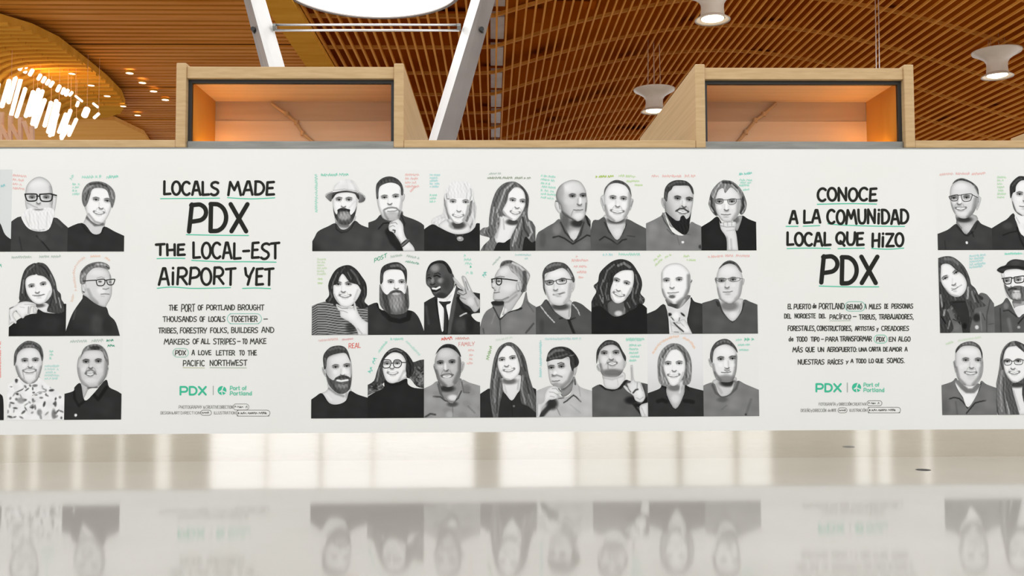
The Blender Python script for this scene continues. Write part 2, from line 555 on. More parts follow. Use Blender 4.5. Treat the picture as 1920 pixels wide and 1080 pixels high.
def pendant(px, py, dist, label):
    p = W(px, py, dist - DIST)
    zt = zc_at(p[0])
    r = empty('pendant_lamp', p, label, 'pendant lamp', 'white bell pendant lamps')
    MB().lathe([(0.37, 0.02), (0.38, 0.12), (0.36, 0.35), (0.37, 0.48), (0.45, 0.62), (0.62, 0.74), (0.85, 0.86), (0.88, 0.92), (0.80, 0.94), (0.3, 0.98), (0.1, 1.0)], p, 36).build('shade', M['lamp_white'], r, smooth=True)
    MB().lathe([(0.36, 0.05), (0.50, -0.02), (0.56, -0.05), (0.56, -0.02), (0.50, 0.02), (0.38, 0.10)], p, 36, False).build('rim', M['lamp_white'], r, smooth=True)
    MB().lathe([(0.0, -0.06), (0.2, -0.05), (0.35, 0.0), (0.36, 0.03), (0.0, 0.03)], p, 32).build('lens', M['lens'], r, smooth=True)
    w = MB()
    for k in range(6):
        a = 2 * math.pi * k / 6 + 0.3
        q = Vector(p) + Vector((0.3 * math.cos(a), 0.3 * math.sin(a), 0.97))
        w.tube([q, (q.x * 0.9 + p[0] * 0.1, q.y * 0.9 + p[1] * 0.1, max(zt + 0.4, q.z + 0.5))], 0.012, 5)
    w.build('suspension_wire', M['rod'], r)
    ld = bpy.data.lights.new('lamp', 'SPOT')
    ld.energy = 350
    ld.color = (1.0, 0.82, 0.6)
    ld.spot_size = math.radians(150)
    ld.spot_blend = 0.6
    ld.shadow_soft_size = 0.3
    lo = bpy.data.objects.new('bulb_light', ld)
    lo.location = (0, 0, -0.12)
    C.objects.link(lo)
    lo.parent = r
    return r


pendant(1336, 36, 30.0, 'white pendant lamp cut by the top edge, above the right bay')
pendant(1227, 208, 40.0, 'small white pendant lamp low beside the left side panel of the right bay')
pendant(1870, 142, 35.0, 'white pendant lamp at the far right beyond the right bay')

# ------------------------------------------------------------------ downlights and the tube chandelier at the left
for (a, b, rr, lab) in ((135, 138, 0.115, 'tiny downlight first of the row set in the golden canopy'), (171, 160, 0.12, 'tiny downlight second of the row set in the golden canopy'),
                        (201, 180, 0.125, 'tiny downlight third of the row set in the golden canopy'), (231, 199, 0.115, 'tiny downlight at the tip of the golden canopy'),
                        (258, 216, 0.13, 'tiny downlight just outside the tip of the golden canopy'), (243, 137, 0.14, 'uppermost downlight of the row nearest the left bay'),
                        (267, 155, 0.14, 'second downlight from the top in the row nearest the left bay'), (288, 171, 0.14, 'third downlight from the top in the row nearest the left bay'),
                        (310, 187, 0.145, 'lowest downlight of the row, closest to the left bay')):
    p = Z(a, b, 11.4 if a < 234 and (a, b) != (243, 137) else 11.78)
    d = empty('downlight', p, lab, 'downlight', 'small downlights in the boarded ceiling')
    MB().lathe([(0.0, -0.01), (rr, -0.01), (rr, 0.05)], p, 20).build('lens', M['downlight'], d)
    MB().lathe([(rr, -0.012), (rr + 0.025, -0.012), (rr + 0.025, 0.08), (rr, 0.08), (rr, -0.012)], p, 20, False).build('trim_ring', M['golden'], d)

YCH = 24.0


def tube_cluster(tubes, label, YCH=24.0, name='tube_chandelier', group='clusters of glowing tubes'):
    c0 = tubes[len(tubes) // 2]
    r = empty(name, W(c0[0], c0[1], YCH), label, 'chandelier', group)
    for k, (x0, y0, x1, y1, wd) in enumerate(tubes):
        dy = YCH + ((k * 37) % 5) * 0.12
        a, b = W(x0, y0, dy), W(x1, y1, dy + 0.3)
        rad = wd / F * (dy + DIST) / 2
        mb = MB()
        u = (b - a) / np.linalg.norm(b - a)
        mb.tube([a - u * rad * 0.6, a, b, b + u * rad * 0.6], [rad * 0.5, rad, rad, rad * 0.5], 10)
        mb.build('glass_tube', M['tube_glow'], r, smooth=True)
        if k % 2 == 0:
            t = a if a[2] > b[2] else b
            cd = MB()
            cd.tube([t, (t[0], t[1], ZC)], 0.006, 5)
            cd.build('cord', M['tube_frame'], r)
    if YCH == 24.0:
        ld = bpy.data.lights.new('glow', 'POINT')
        ld.energy = 24
        ld.color = (1.0, 0.72, 0.42)
        ld.shadow_soft_size = 0.5
        lo = bpy.data.objects.new('bulb_light', ld)
        lo.location = (0.3, -0.9, 0.4)
        C.objects.link(lo)
        lo.parent = r
    return r


q = lambda s: [tuple(float(v) / 6 + (90 if i % 2 and i < 4 else 0) for i, v in enumerate(t.split(','))) for t in s.split()]
tube_cluster(q('105,365,20,660,50 175,330,95,615,48 235,345,125,755,46 285,455,185,775,44 -20,400,-60,640,50'), 'leftmost cluster of long glowing tilted tubes')
tube_cluster(q('375,490,290,770,46 435,465,330,760,44 480,480,370,830,44 505,580,395,890,44 420,600,360,860,40'), 'second cluster of glowing tilted tubes from the left')
tube_cluster(q('575,610,500,880,44 635,590,540,950,44 665,620,590,980,42 650,740,560,990,40'), 'third cluster of glowing tilted tubes from the left')
tube_cluster(q('795,700,690,1000,44 740,740,660,950,38 860,800,775,985,40 780,880,690,1020,42'), 'fourth cluster of glowing tubes, touching the wooden ledge')
tube_cluster(q('5,60,-10,130,40 75,85,45,150,42 195,150,165,200,50 250,180,220,240,44 310,215,280,270,44 365,250,335,300,44'), 'upper left string of short glowing bulbs', 22.8)
tube_cluster(q('455,305,430,350,40 505,335,480,380,40 550,365,525,405,38 595,385,565,430,38'), 'second string of four short glowing bulbs', 22.8)
tube_cluster(q('670,430,645,480,44 720,460,700,510,40 765,475,740,530,38 810,500,785,530,34 850,540,925,600,26 880,610,865,650,36'), 'third string of short glowing bulbs along the canopy edge', 22.8)
tube_cluster(q('980,690,950,760,72 1050,625,1100,665,30 1110,740,1060,785,34'), 'small lantern cluster of bright shapes at the right end of the strings', 22.8)
YCH = 21.0
fr = empty('zigzag_frame', W(30, 240, YCH), 'blush zigzag frame of bars under the leftmost glowing tubes', 'light frame')
for s in ('20,720,15,1060 0,850,110,1060 120,760,115,1060 120,860,235,1060 230,780,230,1060 265,820,350,1050 360,880,365,1060 300,450,300,455'.split()):
    v = [float(t) / 6 for t in s.split(',')]
    if abs(v[1] - v[3]) < 5:
        continue
    mb = MB()
    mb.beam(W(v[0], v[1] + 90, YCH), W(v[2], v[3] + 90, YCH + 0.2), 0.12, 0.12, (0, 1, 0))
    mb.build('bar', M['tube_frame'], fr)
cd = MB()
t = W(20, 212, YCH)
cd.tube([t, (t[0], t[1], ZC)], 0.006, 5)
cd.build('cord', M['tube_frame'], fr)

# ------------------------------------------------------------------ ink on the wall: flat printed shapes
STG = 3e-5      # overlapping ink strokes lie a hair above each other


def Wv(P2, y=0.0):
    P2 = np.asarray(P2, float)
    d = np.stack([(P2[:, 0] - PX) / F, -(P2[:, 1] - PY) / F, -np.ones(len(P2))], 1) @ NR.T
    t = (y + DIST) / d[:, 1]
    return CP + d * t[:, None]


def cr_open(pts, n=6):
    """smooth open curve through points"""
    p = [np.array(q, float) for q in pts]
    if len(p) < 3:
        return p
    out = []
    for i in range(len(p) - 1):
        p0, p1, p2, p3 = p[max(i - 1, 0)], p[i], p[i + 1], p[min(i + 2, len(p) - 1)]
        for k in range(n):
            t = k / n
            out.append(0.5 * (2 * p1 + (p2 - p0) * t + (2 * p0 - 5 * p1 + 4 * p2 - p3) * t * t + (3 * p1 - p0 - 3 * p2 + p3) * t ** 3))
    out.append(p[-1])
    return out


def cr_closed(pts, corner, n=4):
    m = len(pts)
    p = [np.array(q, float) for q in pts]
    out = []
    for i in range(m):
        p0, p1, p2, p3 = p[i - 1], p[i], p[(i + 1) % m], p[(i + 2) % m]
        c1, c2 = corner[i], corner[(i + 1) % m]
        if c1 and c2:
            out.append(p1)
            continue
        if c1: p0 = p1
        if c2: p3 = p2
        for k in range(n):
            t = k / n
            out.append(0.5 * (2 * p1 + (p2 - p0) * t + (2 * p0 - 5 * p1 + 4 * p2 - p3) * t * t + (3 * p1 - p0 - 3 * p2 + p3) * t ** 3))
    return out


def clip_rect(pts, r):
    x0, y0, x1, y1 = r

    def cl(P, inside, cut):
        out = []
        for i in range(len(P)):
            a, b = P[i - 1], P[i]
            ia, ib = inside(a), inside(b)
            if ib:
                if not ia: out.append(cut(a, b))
                out.append(b)
            elif ia:
                out.append(cut(a, b))
        return out
    cx = lambda v: lambda a, b: np.array([v, a[1] + (b[1] - a[1]) * (v - a[0]) / (b[0] - a[0])])
    cy = lambda v: lambda a, b: np.array([a[0] + (b[0] - a[0]) * (v - a[1]) / (b[1] - a[1]), v])
    for ins, cut in ((lambda q: q[0] >= x0, cx(x0)), (lambda q: q[0] <= x1, cx(x1)), (lambda q: q[1] >= y0, cy(y0)), (lambda q: q[1] <= y1, cy(y1))):
        if not pts: return []
        pts = cl(pts, ins, cut)
    return pts


def inside_poly(X, Y, poly):
    r = np.zeros(X.shape, bool)
    px, py = poly[:, 0], poly[:, 1]
    j = len(poly) - 1
    for i in range(len(poly)):
        c = ((py[i] > Y) != (py[j] > Y))
        with np.errstate(divide='ignore', invalid='ignore'):
            xx = (px[j] - px[i]) * (Y - py[i]) / (py[j] - py[i]) + px[i]
        r ^= c & (X < xx)
        j = i
    return r


def seg_dist(X, Y, pts):
    d = np.full(X.shape, 1e9)
    for (ax, ay), (bx_, by_) in zip(pts[:-1], pts[1:]):
        vx, vy = bx_ - ax, by_ - ay
        L = vx * vx + vy * vy + 1e-9
        t = np.clip(((X - ax) * vx + (Y - ay) * vy) / L, 0, 1)
        d = np.minimum(d, np.hypot(X - ax - t * vx, Y - ay - t * vy))
    return d


RIB = [0]


def ribbon(pts, w, V, Fc, taper=False):
    """flat round-ended stroke through 2-D points, appended to V/Fc"""
    p = [np.array(q, float) for q in pts]
    n0 = len(V)
    RIB[0] += 1
    st = (RIB[0] * 3) % 36
    L, R = [], []
    m = len(p)
    for i in range(m):
        t = p[min(i + 1, m - 1)] - p[max(i - 1, 0)]
        t = t / (np.linalg.norm(t) + 1e-9)
        nrm = np.array([-t[1], t[0]])
        L.append(p[i] + nrm * w / 2)
        R.append(p[i] - nrm * w / 2)
    V += [(q[0], q[1], st) for q in L + R]
    for i in range(m - 1):
        Fc.append((n0 + i, n0 + i + 1, n0 + m + i + 1, n0 + m + i))
    for cap_, (q, d) in enumerate(((p[0], p[0] - p[1]), (p[-1], p[-1] - p[-2]))):
        a0 = math.atan2(d[1], d[0])
        k0 = len(V)
        V += [(q[0] + math.cos(a0 + a) * w / 2, q[1] + math.sin(a0 + a) * w / 2, st + 1 + cap_) for a in np.linspace(-math.pi / 2, math.pi / 2, 7)]
        Fc.append(tuple(range(k0, k0 + 7)))


def ink_mesh(name, V2, faces, col, y, parent):
    """V2: points in photograph coordinates lying on the wall; col: (n,3) 0-255 or one colour"""
    V2 = np.asarray(V2, float)
    P = Wv(V2[:, :2])
    P[:, 1] = y - (V2[:, 2] * STG if V2.shape[1] > 2 else 0)
    me = bpy.data.meshes.new(name)
    me.from_pydata([tuple(q) for q in P], [], faces)
    # make every face look out of the wall
    ca = me.color_attributes.new('ink', 'FLOAT_COLOR', 'POINT')
    c = np.ones((len(P), 4))
    col = np.asarray(col, float)
    c[:, :3] = paper(np.broadcast_to(col, (len(P), 3)))
    ca.data.foreach_set('color', c.ravel())
    me.materials.append(M['print'])
    o = bpy.data.objects.new(name, me)
    C.objects.link(o)
    if parent is not None:
        o.parent = parent
        o.matrix_parent_inverse = Matrix.Translation(-parent.location)
    return o


# ------------------------------------------------------------------ hand-lettered alphabet, strokes in a unit box (y up)
def _arc(cx, cy, rx, ry, a0, a1, n=10):
    return [(cx + rx * math.cos(math.radians(a)), cy + ry * math.sin(math.radians(a))) for a in np.linspace(a0, a1, n)]


G = {
    'A': [[(0, 0), (.42, 1), (.62, 1), (1, 0)], [(.18, .34), (.84, .36)]],
    'B': [[(.05, 0), (.08, 1)], [(.08, 1)] + _arc(.45, .76, .45, .24, 80, -90, 8) + [(.1, .52)], [(.1, .52)] + _arc(.5, .27, .5, .27, 80, -90, 8) + [(.05, 0)]],
    'C': [_arc(.55, .5, .55, .5, 50, 310, 14)],
    'D': [[(.05, 0), (.08, 1)], [(.05, 1)] + _arc(.3, .5, .68, .5, 80, -80, 12) + [(.05, 0)]],
    'E': [[(.95, 1), (.12, .97), (.05, .02), (1, .05)], [(.1, .52), (.8, .54)]],
    'F': [[(.95, 1), (.12, .97), (.05, 0)], [(.1, .5), (.8, .52)]],
    'G': [_arc(.5, .5, .5, .5, 50, 330, 14) + [(.95, .45), (.55, .45)]],
    'H': [[(.08, 0), (.08, 1)], [(.92, 0), (.95, 1)], [(.08, .46), (.92, .5)]],
    'I': [[(.5, 0), (.5, 1)]],
    'i': [[(.45, 0), (.52, .72)], [(.55, .98), (.56, 1.0)]],
    'J': [[(.8, 1), (.8, .3), (.6, .04), (.3, .02), (.05, .2)]],
    'K': [[(.08, 0), (.08, 1)], [(.92, 1), (.1, .46)], [(.3, .58), (.98, 0)]],
    'L': [[(.12, 1), (.08, .02), (1, .05)]],
    'M': [[(0, 0), (.2, 1), (.5, .38), (.82, 1), (1, 0)]],
    'N': [[(.04, 0), (.08, 1), (.9, .02), (.96, 1)]],
    'O': [_arc(.5, .5, .5, .5, 90, 450, 20)],
    'P': [[(.02, 0), (.14, 1)], [(.1, .97)] + _arc(.5, .7, .5, .3, 85, -80, 9) + [(.12, .36)]],
    'Q': [_arc(.5, .55, .5, .45, 90, 450, 20), [(.5, .3), (.98, -.06)]],
    'R': [[(.02, 0), (.1, 1)], [(.08, .98)] + _arc(.5, .73, .45, .27, 85, -85, 9) + [(.1, .44)], [(.4, .46), (.98, 0)]],
    'S': [[(.95, .93), (.6, 1), (.2, .9), (.12, .7), (.4, .55), (.8, .42), (.92, .22), (.65, .03), (.3, 0), (.04, .08)]],
    'T': [[(0, .95), (1, 1)], [(.52, .97), (.48, 0)]],
    'U': [[(.04, 1), (.06, .35), (.25, .04), (.5, 0), (.75, .04), (.94, .35), (.96, 1)]],
    'V': [[(0, 1), (.5, 0), (1, 1)]],
    'W': [[(0, 1), (.25, 0), (.5, .7), (.75, 0), (1, 1)]],
    'X': [[(0, 1), (.92, 0)], [(1, 1), (.05, 0)]],
    'Y': [[(0, 1), (.1, .6), (.45, .42)], [(1, 1), (.62, .6), (.3, 0)]],
    'Z': [[(.02, .98), (.95, .98), (.05, .02), (1, .04)]],
    '-': [[(.1, .5), (.9, .52)]],
    '&': [[(1, 0), (.25, .75), (.4, 1), (.65, .8), (.1, .3), (.3, 0), (.6, .02), (.95, .45)]],
    ',': [[(.4, .08), (.2, -.15)]],
    '.': [[(.4, .02), (.45, .04)]],
    ':': [[(.45, .1), (.48, .12)], [(.45, .6), (.48, .62)]],
    'd': [_arc(.4, .3, .38, .3, 40, 360, 12), [(.8, 1), (.82, 0)]],
    'e': [[(.1, .32), (.85, .36), (.75, .58), (.45, .64), (.1, .4), (.2, .06), (.55, 0), (.9, .12)]],
    'y': [[(.1, .7), (.5, .2)], [(.95, .75), (.2, -.25)]],
    'o': [_arc(.5, .33, .45, .33, 90, 450, 14)],
    'r': [[(.15, 0), (.15, .66)], [(.15, .45), (.45, .66), (.8, .62)]],
    't': [[(.4, .95), (.4, .15), (.55, 0), (.85, .05)], [(.1, .66), (.8, .66)]],
    'f': [[(.85, .95), (.6, 1), (.42, .85), (.42, 0)], [(.1, .62), (.8, .62)]],
    'l': [[(.5, 1), (.5, 0)]],
    'a': [_arc(.42, .32, .38, .32, 50, 400, 14), [(.84, .66), (.84, 0)]],
    'n': [[(.12, 0), (.12, .66)], [(.12, .42), (.4, .66), (.72, .6), (.82, .4), (.82, 0)]],
    '`': [[(.4, 1.12), (.7, 1.3)]],
}
WID = {'I': .34, 'i': .36, 'l': .3, 'M': 1.28, 'W': 1.3, '-': .8, ',': .3, '.': .3, ':': .3, 'J': .7, 'L': .78, 'E': .78, 'F': .75, 'T': .92, 'r': .6, 't': .6, 'f': .6, 'd': .85, 'e': .85}
ACC = {'Ó': 'O', 'Í': 'I', 'Á': 'A', 'Ñ': 'N'}


def letter_strokes(word, box, jit=0.0):
    """strokes of a word fitted in a photograph box"""
    x0, y0, x1, y1 = box
    gap = 0.24
    ws = [WID.get(ACC.get(c, c), .95) for c in word]
    tot = sum(ws) + gap * (len(word) - 1)
    u = (x1 - x0) / tot
    h = y1 - y0
    out = []
    cx = x0
    for c, w in zip(word, ws):
        g = list(G[ACC.get(c, c)])
        if c in ACC:
            g = g + G['`']
        dy = rnd.uniform(-jit, jit) * h
        sk = rnd.uniform(-0.06, 0.06) * (jit > 0)
        for s in g:
            s2 = cr_open(s, 4) if len(s) > 4 and c not in 'AEMNWLZXTKHVY&' else [np.array(q, float) for q in s]
            out.append([(cx + (q[0] + sk * q[1]) * w * u, y1 + dy - q[1] * h) for q in s2])
        cx += (w + gap) * u
    return out


def densify(s):
    """keep corners of stroke chains crisp by splitting long bends"""
    out = [np.array(s[0], float)]
    for a, b in zip(s[:-1], s[1:]):
        a, b = np.array(a, float), np.array(b, float)
        for t in (0.04, 0.96, 1.0):
            out.append(a + (b - a) * t)
    return out


def word_mesh(word, box, w, col, y, parent, name='word', jit=0.03):
    V, Fc = [], []
    for s in letter_strokes(word, box, jit):
        if len(s) <= 5:
            for a, b in zip(s[:-1], s[1:]):
                ribbon([a, b], w, V, Fc)
        else:
            ribbon(s, w, V, Fc)
    return ink_mesh(name, V, Fc, col, y, parent)


def line_mesh(pts, w, col, y, parent, name='underline', closed=False):
    V, Fc = [], []
    ribbon(cr_open(pts, 6), w, V, Fc)
    return ink_mesh(name, V, Fc, col, y, parent)


def oval(x0, y0, x1, y1, n=28):
    """rounded lozenge outline"""
    r = (y1 - y0) / 2
    return [(x1 - r + r * math.cos(a), (y0 + y1) / 2 + r * math.sin(a)) for a in np.linspace(-math.pi / 2, math.pi / 2, 9)] + \
           [(x0 + r - r * math.cos(a), (y0 + y1) / 2 + r * math.sin(a)) for a in np.linspace(math.pi / 2, -math.pi / 2, 9)] + [(x1 - r, y0)]


INK = (40, 40, 37)
AQUA = (92, 205, 172)
TEAL = (72, 196, 158)
YI = -0.0012


def lettering(name, label, cat, crop, words, unders, w, col=INK, uw=1.9, ucol=AQUA, group=None):
    ox, oy, s = crop
    T = lambda v: (ox + v[0] / s, oy + v[1] / s)
    xs = [b for t in words for b in (t[1], t[3])]
    ys = [b for t in words for b in (t[2], t[4])]
    c = T(((min(xs) + max(xs)) / 2, max(ys)))
    p = W(*c)
    r = empty(name, (p[0], 0, p[2]), label, cat, group)
    for t in words:
        a, b = T((t[1], t[2])), T((t[3], t[4]))
        wd = t[5] if len(t) > 5 else w
        k = wd / 2 * 0.8
        word_mesh(t[0], (a[0] + k, a[1] + k, b[0] - k, b[1] - k), wd, col, YI, r, jit=0.03)
    for u in unders:
        line_mesh([T(q) for q in u], uw, ucol, YI + 0.0002, r)
    return r


c1 = (270, 320, 4.5)
lettering('headline_lettering', 'large black hand-lettered English headline with green underlines on the white wall', 'lettering', c1,
          [('LOCALS', 158, 85, 640, 212), ('MADE', 703, 85, 1105, 212), ('PDX', 362, 268, 888, 526, 8.3), ('THE', 95, 612, 352, 720), ('LOCAL-EST', 405, 602, 1152, 750),
           ('AiRPORT', 118, 812, 780, 967), ('YET', 846, 816, 1100, 972)],
          [[(140, 236), (400, 234), (637, 232)], [(705, 228), (900, 238), (1103, 229)], [(358, 540), (620, 545), (882, 547)], [(110, 742), (230, 739), (345, 740)],
           [(403, 757), (640, 768), (860, 768), (1115, 772)], [(112, 992), (240, 982), (420, 993), (730, 987)], [(832, 993), (950, 990), (1068, 995)]], 4.9, group='printed headlines')
c2 = (1450, 330, 4.91)
lettering('headline_lettering', 'large black hand-lettered Spanish headline with green underlines on the white wall', 'lettering', c2,
          [('CONOCE', 398, 103, 958, 237), ('A', 140, 318, 230, 447), ('LA', 270, 308, 440, 440), ('COMUNiDAD', 488, 304, 1252, 447), ('LOCAL', 116, 514, 535, 648), ('QUE', 570, 513, 840, 645),
           ('HiZO', 898, 520, 1204, 657), ('PDX', 422, 728, 970, 1002, 8.3)],
          [[(405, 260), (700, 254), (950, 258)], [(118, 464), (228, 463)], [(275, 462), (427, 457)], [(502, 440), (640, 452), (960, 462), (1207, 464)], [(127, 668), (330, 664), (525, 668)],
           [(595, 668), (838, 664)], [(905, 666), (1050, 674), (1200, 664)], [(422, 1013), (700, 1020), (970, 1020)]], 4.9, group='printed headlines')
GR = (74, 74, 70)
c3 = (270, 550, 4.32)
para = lettering('paragraph_lettering', 'small grey hand-lettered English paragraph below the English headline', 'lettering', c3,
                 [('THE', 200, 92, 275, 140), ('PORT', 300, 86, 415, 150), ('OF', 435, 92, 483, 138), ('PORTLAND', 503, 92, 737, 138), ('BROUGHT', 758, 90, 975, 138),
                  ('THOUSANDS', 152, 185, 430, 232), ('OF', 450, 186, 495, 232), ('LOCALS', 520, 186, 660, 232), ('TOGETHER', 702, 182, 920, 232), ('-', 965, 190, 1008, 226),
                  ('TRIBES,', 115, 278, 278, 325), ('FORESTRY', 290, 276, 512, 325), ('FOLKS,', 535, 276, 688, 322), ('BUILDERS', 705, 274, 926, 322), ('AND', 950, 272, 1056, 320),
                  ('MAKERS', 160, 368, 370, 416), ('OF', 393, 366, 447, 412), ('ALL', 460, 366, 536, 412), ('STRIPES', 560, 364, 745, 415), ('-', 750, 372, 785, 408), ('TO', 795, 366, 838, 412),
                  ('MAKE', 858, 364, 992, 412), ('PDX', 250, 460, 342, 502), ('A', 385, 458, 412, 502), ('LOVE', 437, 460, 547, 502), ('LETTER', 582, 460, 738, 504), ('TO', 770, 460, 816, 504),
                  ('THE', 838, 460, 915, 505), ('PACIFIC', 315, 540, 494, 590), ('NORTHWEST', 532, 538, 837, 588)],
                 [], 1.75, col=GR, group='printed paragraphs')
T3 = lambda a, b: (270 + a / 4.32, 550 + b / 4.32)
line_mesh(oval(*T3(675, 165), *T3(952, 246)), 1.0, (130, 205, 190), YI, para, 'word_ring')
line_mesh(oval(*T3(235, 447), *T3(360, 516)), 1.6, (170, 210, 195), YI, para, 'word_ring')
line_mesh([T3(315, 602), T3(490, 604)], 1.2, (190, 196, 150), YI, para)
line_mesh([T3(535, 602), T3(830, 604)], 1.2, (170, 185, 160), YI, para)
c4 = (1450, 550, 4.5)
para2 = lettering('paragraph_lettering', 'small grey hand-lettered Spanish paragraph below the Spanish headline', 'lettering', c4,
                  [('EL', 120, 88, 157, 135), ('PUERTO', 170, 88, 318, 135), ('de', 330, 84, 366, 128), ('PORTLAND', 382, 82, 602, 135), ('REUNIÓ', 617, 92, 750, 136), ('A', 765, 88, 788, 132),
                   ('MILES', 805, 88, 911, 134), ('DE', 935, 88, 970, 132), ('PERSONAS', 995, 86, 1181, 130), ('DEL', 90, 172, 152, 214), ('NOROESTE', 178, 170, 358, 212), ('DEL', 383, 172, 443, 212),
                   ('PACÍFICO', 472, 178, 656, 220), ('-', 668, 180, 706, 214), ('TRIBUS,', 722, 176, 872, 222), ('TRABAJADORES,', 888, 174, 1186, 220), ('FORESTALES,', 120, 272, 358, 318),
                   ('CONSTRUCTORES,', 365, 272, 668, 318), ('ARTISTAS', 687, 276, 855, 316), ('y', 868, 284, 890, 318), ('CREADORES', 910, 274, 1146, 318), ('de', 128, 364, 172, 406), ('TODO', 193, 364, 287, 408),
                   ('TIPO', 315, 366, 390, 408), ('-', 400, 370, 428, 404), ('PARA', 437, 366, 548, 408), ('TRANSFORMAR', 560, 360, 832, 406), ('PDX', 867, 366, 940, 408), ('EN', 972, 366, 1035, 408),
                   ('ALGO', 1052, 364, 1158, 408), ('MÁS', 160, 454, 250, 498), ('QUE', 270, 452, 350, 498), ('UN', 373, 454, 430, 496), ('AEROPUERTO:', 452, 452, 708, 496), ('UNA', 718, 456, 791, 492),
                   ('CARTA', 805, 452, 908, 492), ('DE', 925, 452, 968, 492), ('AMOR', 975, 452, 1086, 492), ('A', 1107, 452, 1133, 490), ('NUESTRAS', 205, 556, 433, 602), ('RAÍCES', 457, 558, 590, 600),
                   ('y', 610, 560, 636, 592), ('A', 650, 554, 676, 588), ('TODO', 695, 550, 784, 590), ('LO', 803, 550, 849, 590), ('QUE', 860, 550, 931, 590), ('SOMOS.', 955, 544, 1112, 590)],
                  [], 1.7, col=GR, group='printed paragraphs')
T4 = lambda a, b: (1450 + a / 4.5, 550 + b / 4.5)
line_mesh(oval(*T4(605, 70), *T4(772, 150)), 1.3, (150, 205, 190), YI, para2, 'word_ring')
line_mesh(oval(*T4(850, 352), *T4(960, 420)), 1.6, (150, 210, 185), YI, para2, 'word_ring')
line_mesh([T4(475, 232), T4(650, 230)], 1.1, (180, 195, 175), YI, para2)


def disc(cx, cy, r, n=28, a0=0, a1=360):
    return [(cx + r * math.cos(math.radians(a)), cy + r * math.sin(math.radians(a))) for a in np.linspace(a0, a1, n)]


def logo(label, T, pdx, bar, cc, l1, l2):
    a, b = T(*pdx[:2]), T(*pdx[2:])
    p = W((a[0] + b[0]) / 2 + 30, b[1])
    r = empty('logo_lettering', (p[0], 0, p[2]), label, 'logo', 'printed logos')
    # bold geometric capitals
    w = 3.6
    u = (b[0] - a[0]) / 3.18
    h = b[1] - a[1] - w
    y1 = b[1] - w / 2
    V, Fc = [], []
    for k, c in enumerate('PDX'):
        x0 = a[0] + w / 2 + k * 1.07 * u
        L = u - w * 0.9
        if c == 'P':
            st = [[(0, 0), (0, 1), (.55, 1)] + _arc(.6, .68, .4, .32, 80, -80, 8) + [(.5, .36), (.0, .36)]]
        elif c == 'D':
            st = [[(0, 0), (0, 1), (.4, 1)] + _arc(.42, .5, .58, .5, 80, -80, 10) + [(.4, 0), (0, 0)]]
        else:
            st = [[(0, 0), (1, 1)], [(0, 1), (1, 0)]]
        for s in st:
            S = [(x0 + q[0] * L, y1 - q[1] * h) for q in s]
            lo_ = 0
            for k2 in range(1, len(S)):
                long_ = abs(s[k2][0] - s[k2 - 1][0]) + abs(s[k2][1] - s[k2 - 1][1]) > .3
                if long_:
                    if k2 - 1 > lo_: ribbon(S[lo_:k2], w, V, Fc)
                    ribbon(S[k2 - 1:k2 + 1], w, V, Fc)
                    lo_ = k2
            if lo_ < len(S) - 1: ribbon(S[lo_:], w, V, Fc)
    ink_mesh('word', V, Fc, TEAL, YI, r)
    q0, q1 = T(bar[0], bar[1]), T(bar[0], bar[2])
    line_mesh([q0, q1], 1.6, (170, 178, 174), YI, r, 'divider_bar')
    c = T(*cc[:2])
    R = cc[2]
    ink_mesh('emblem', disc(*c, R, 33)[:-1], [tuple(range(32))], TEAL, YI, r)
    V, Fc = [], []
    for ang, k in ((-70, 1.0), (28, 1.0), (150, .6)):
        e = (c[0] + R * 1.0 * math.cos(math.radians(ang)), c[1] + R * 1.0 * math.sin(math.radians(ang)))
        ribbon([(c[0] - .5, c[1]), (c[0] + (e[0] - c[0]) * k, c[1] + (e[1] - c[1]) * k)], 2.0, V, Fc)
    ribbon([(c[0] - 1, c[1] + 1), (c[0] + R * .1, c[1] + R)], 1.7, V, Fc)
    ink_mesh('emblem_cut', V, Fc, (240, 241, 237), YI - 0.0005, r)
    for words, bx_ in ((('Port', 'of'), l1), (('Portland',), l2)):
        x0, y0 = T(*bx_[:2])
        x1, y1_ = T(*bx_[2:])
        if len(words) == 2:
            word_mesh('Port', (x0, y0, x0 + (x1 - x0) * .60, y1_), 1.7, (120, 208, 178), YI, r, jit=0)
            word_mesh('of', (x0 + (x1 - x0) * .74, y0, x1, y1_), 1.7, (120, 208, 178), YI, r, jit=0)
        else:
            word_mesh('Portland', (x0, y0, x1, y1_), 1.7, (120, 208, 178), YI, r, jit=0)


logo('green logo lettering with round emblem under the English paragraph', T3, (288, 750, 510, 828), (561, 752, 820), (632, 787, 8.3), (697, 752, 830, 782), (697, 795, 874, 824))
logo('green logo lettering with round emblem under the Spanish paragraph', T4, (355, 757, 578, 836), (624, 756, 832), (702, 795, 8.6), (762, 756, 893, 785), (762, 800, 936, 830))


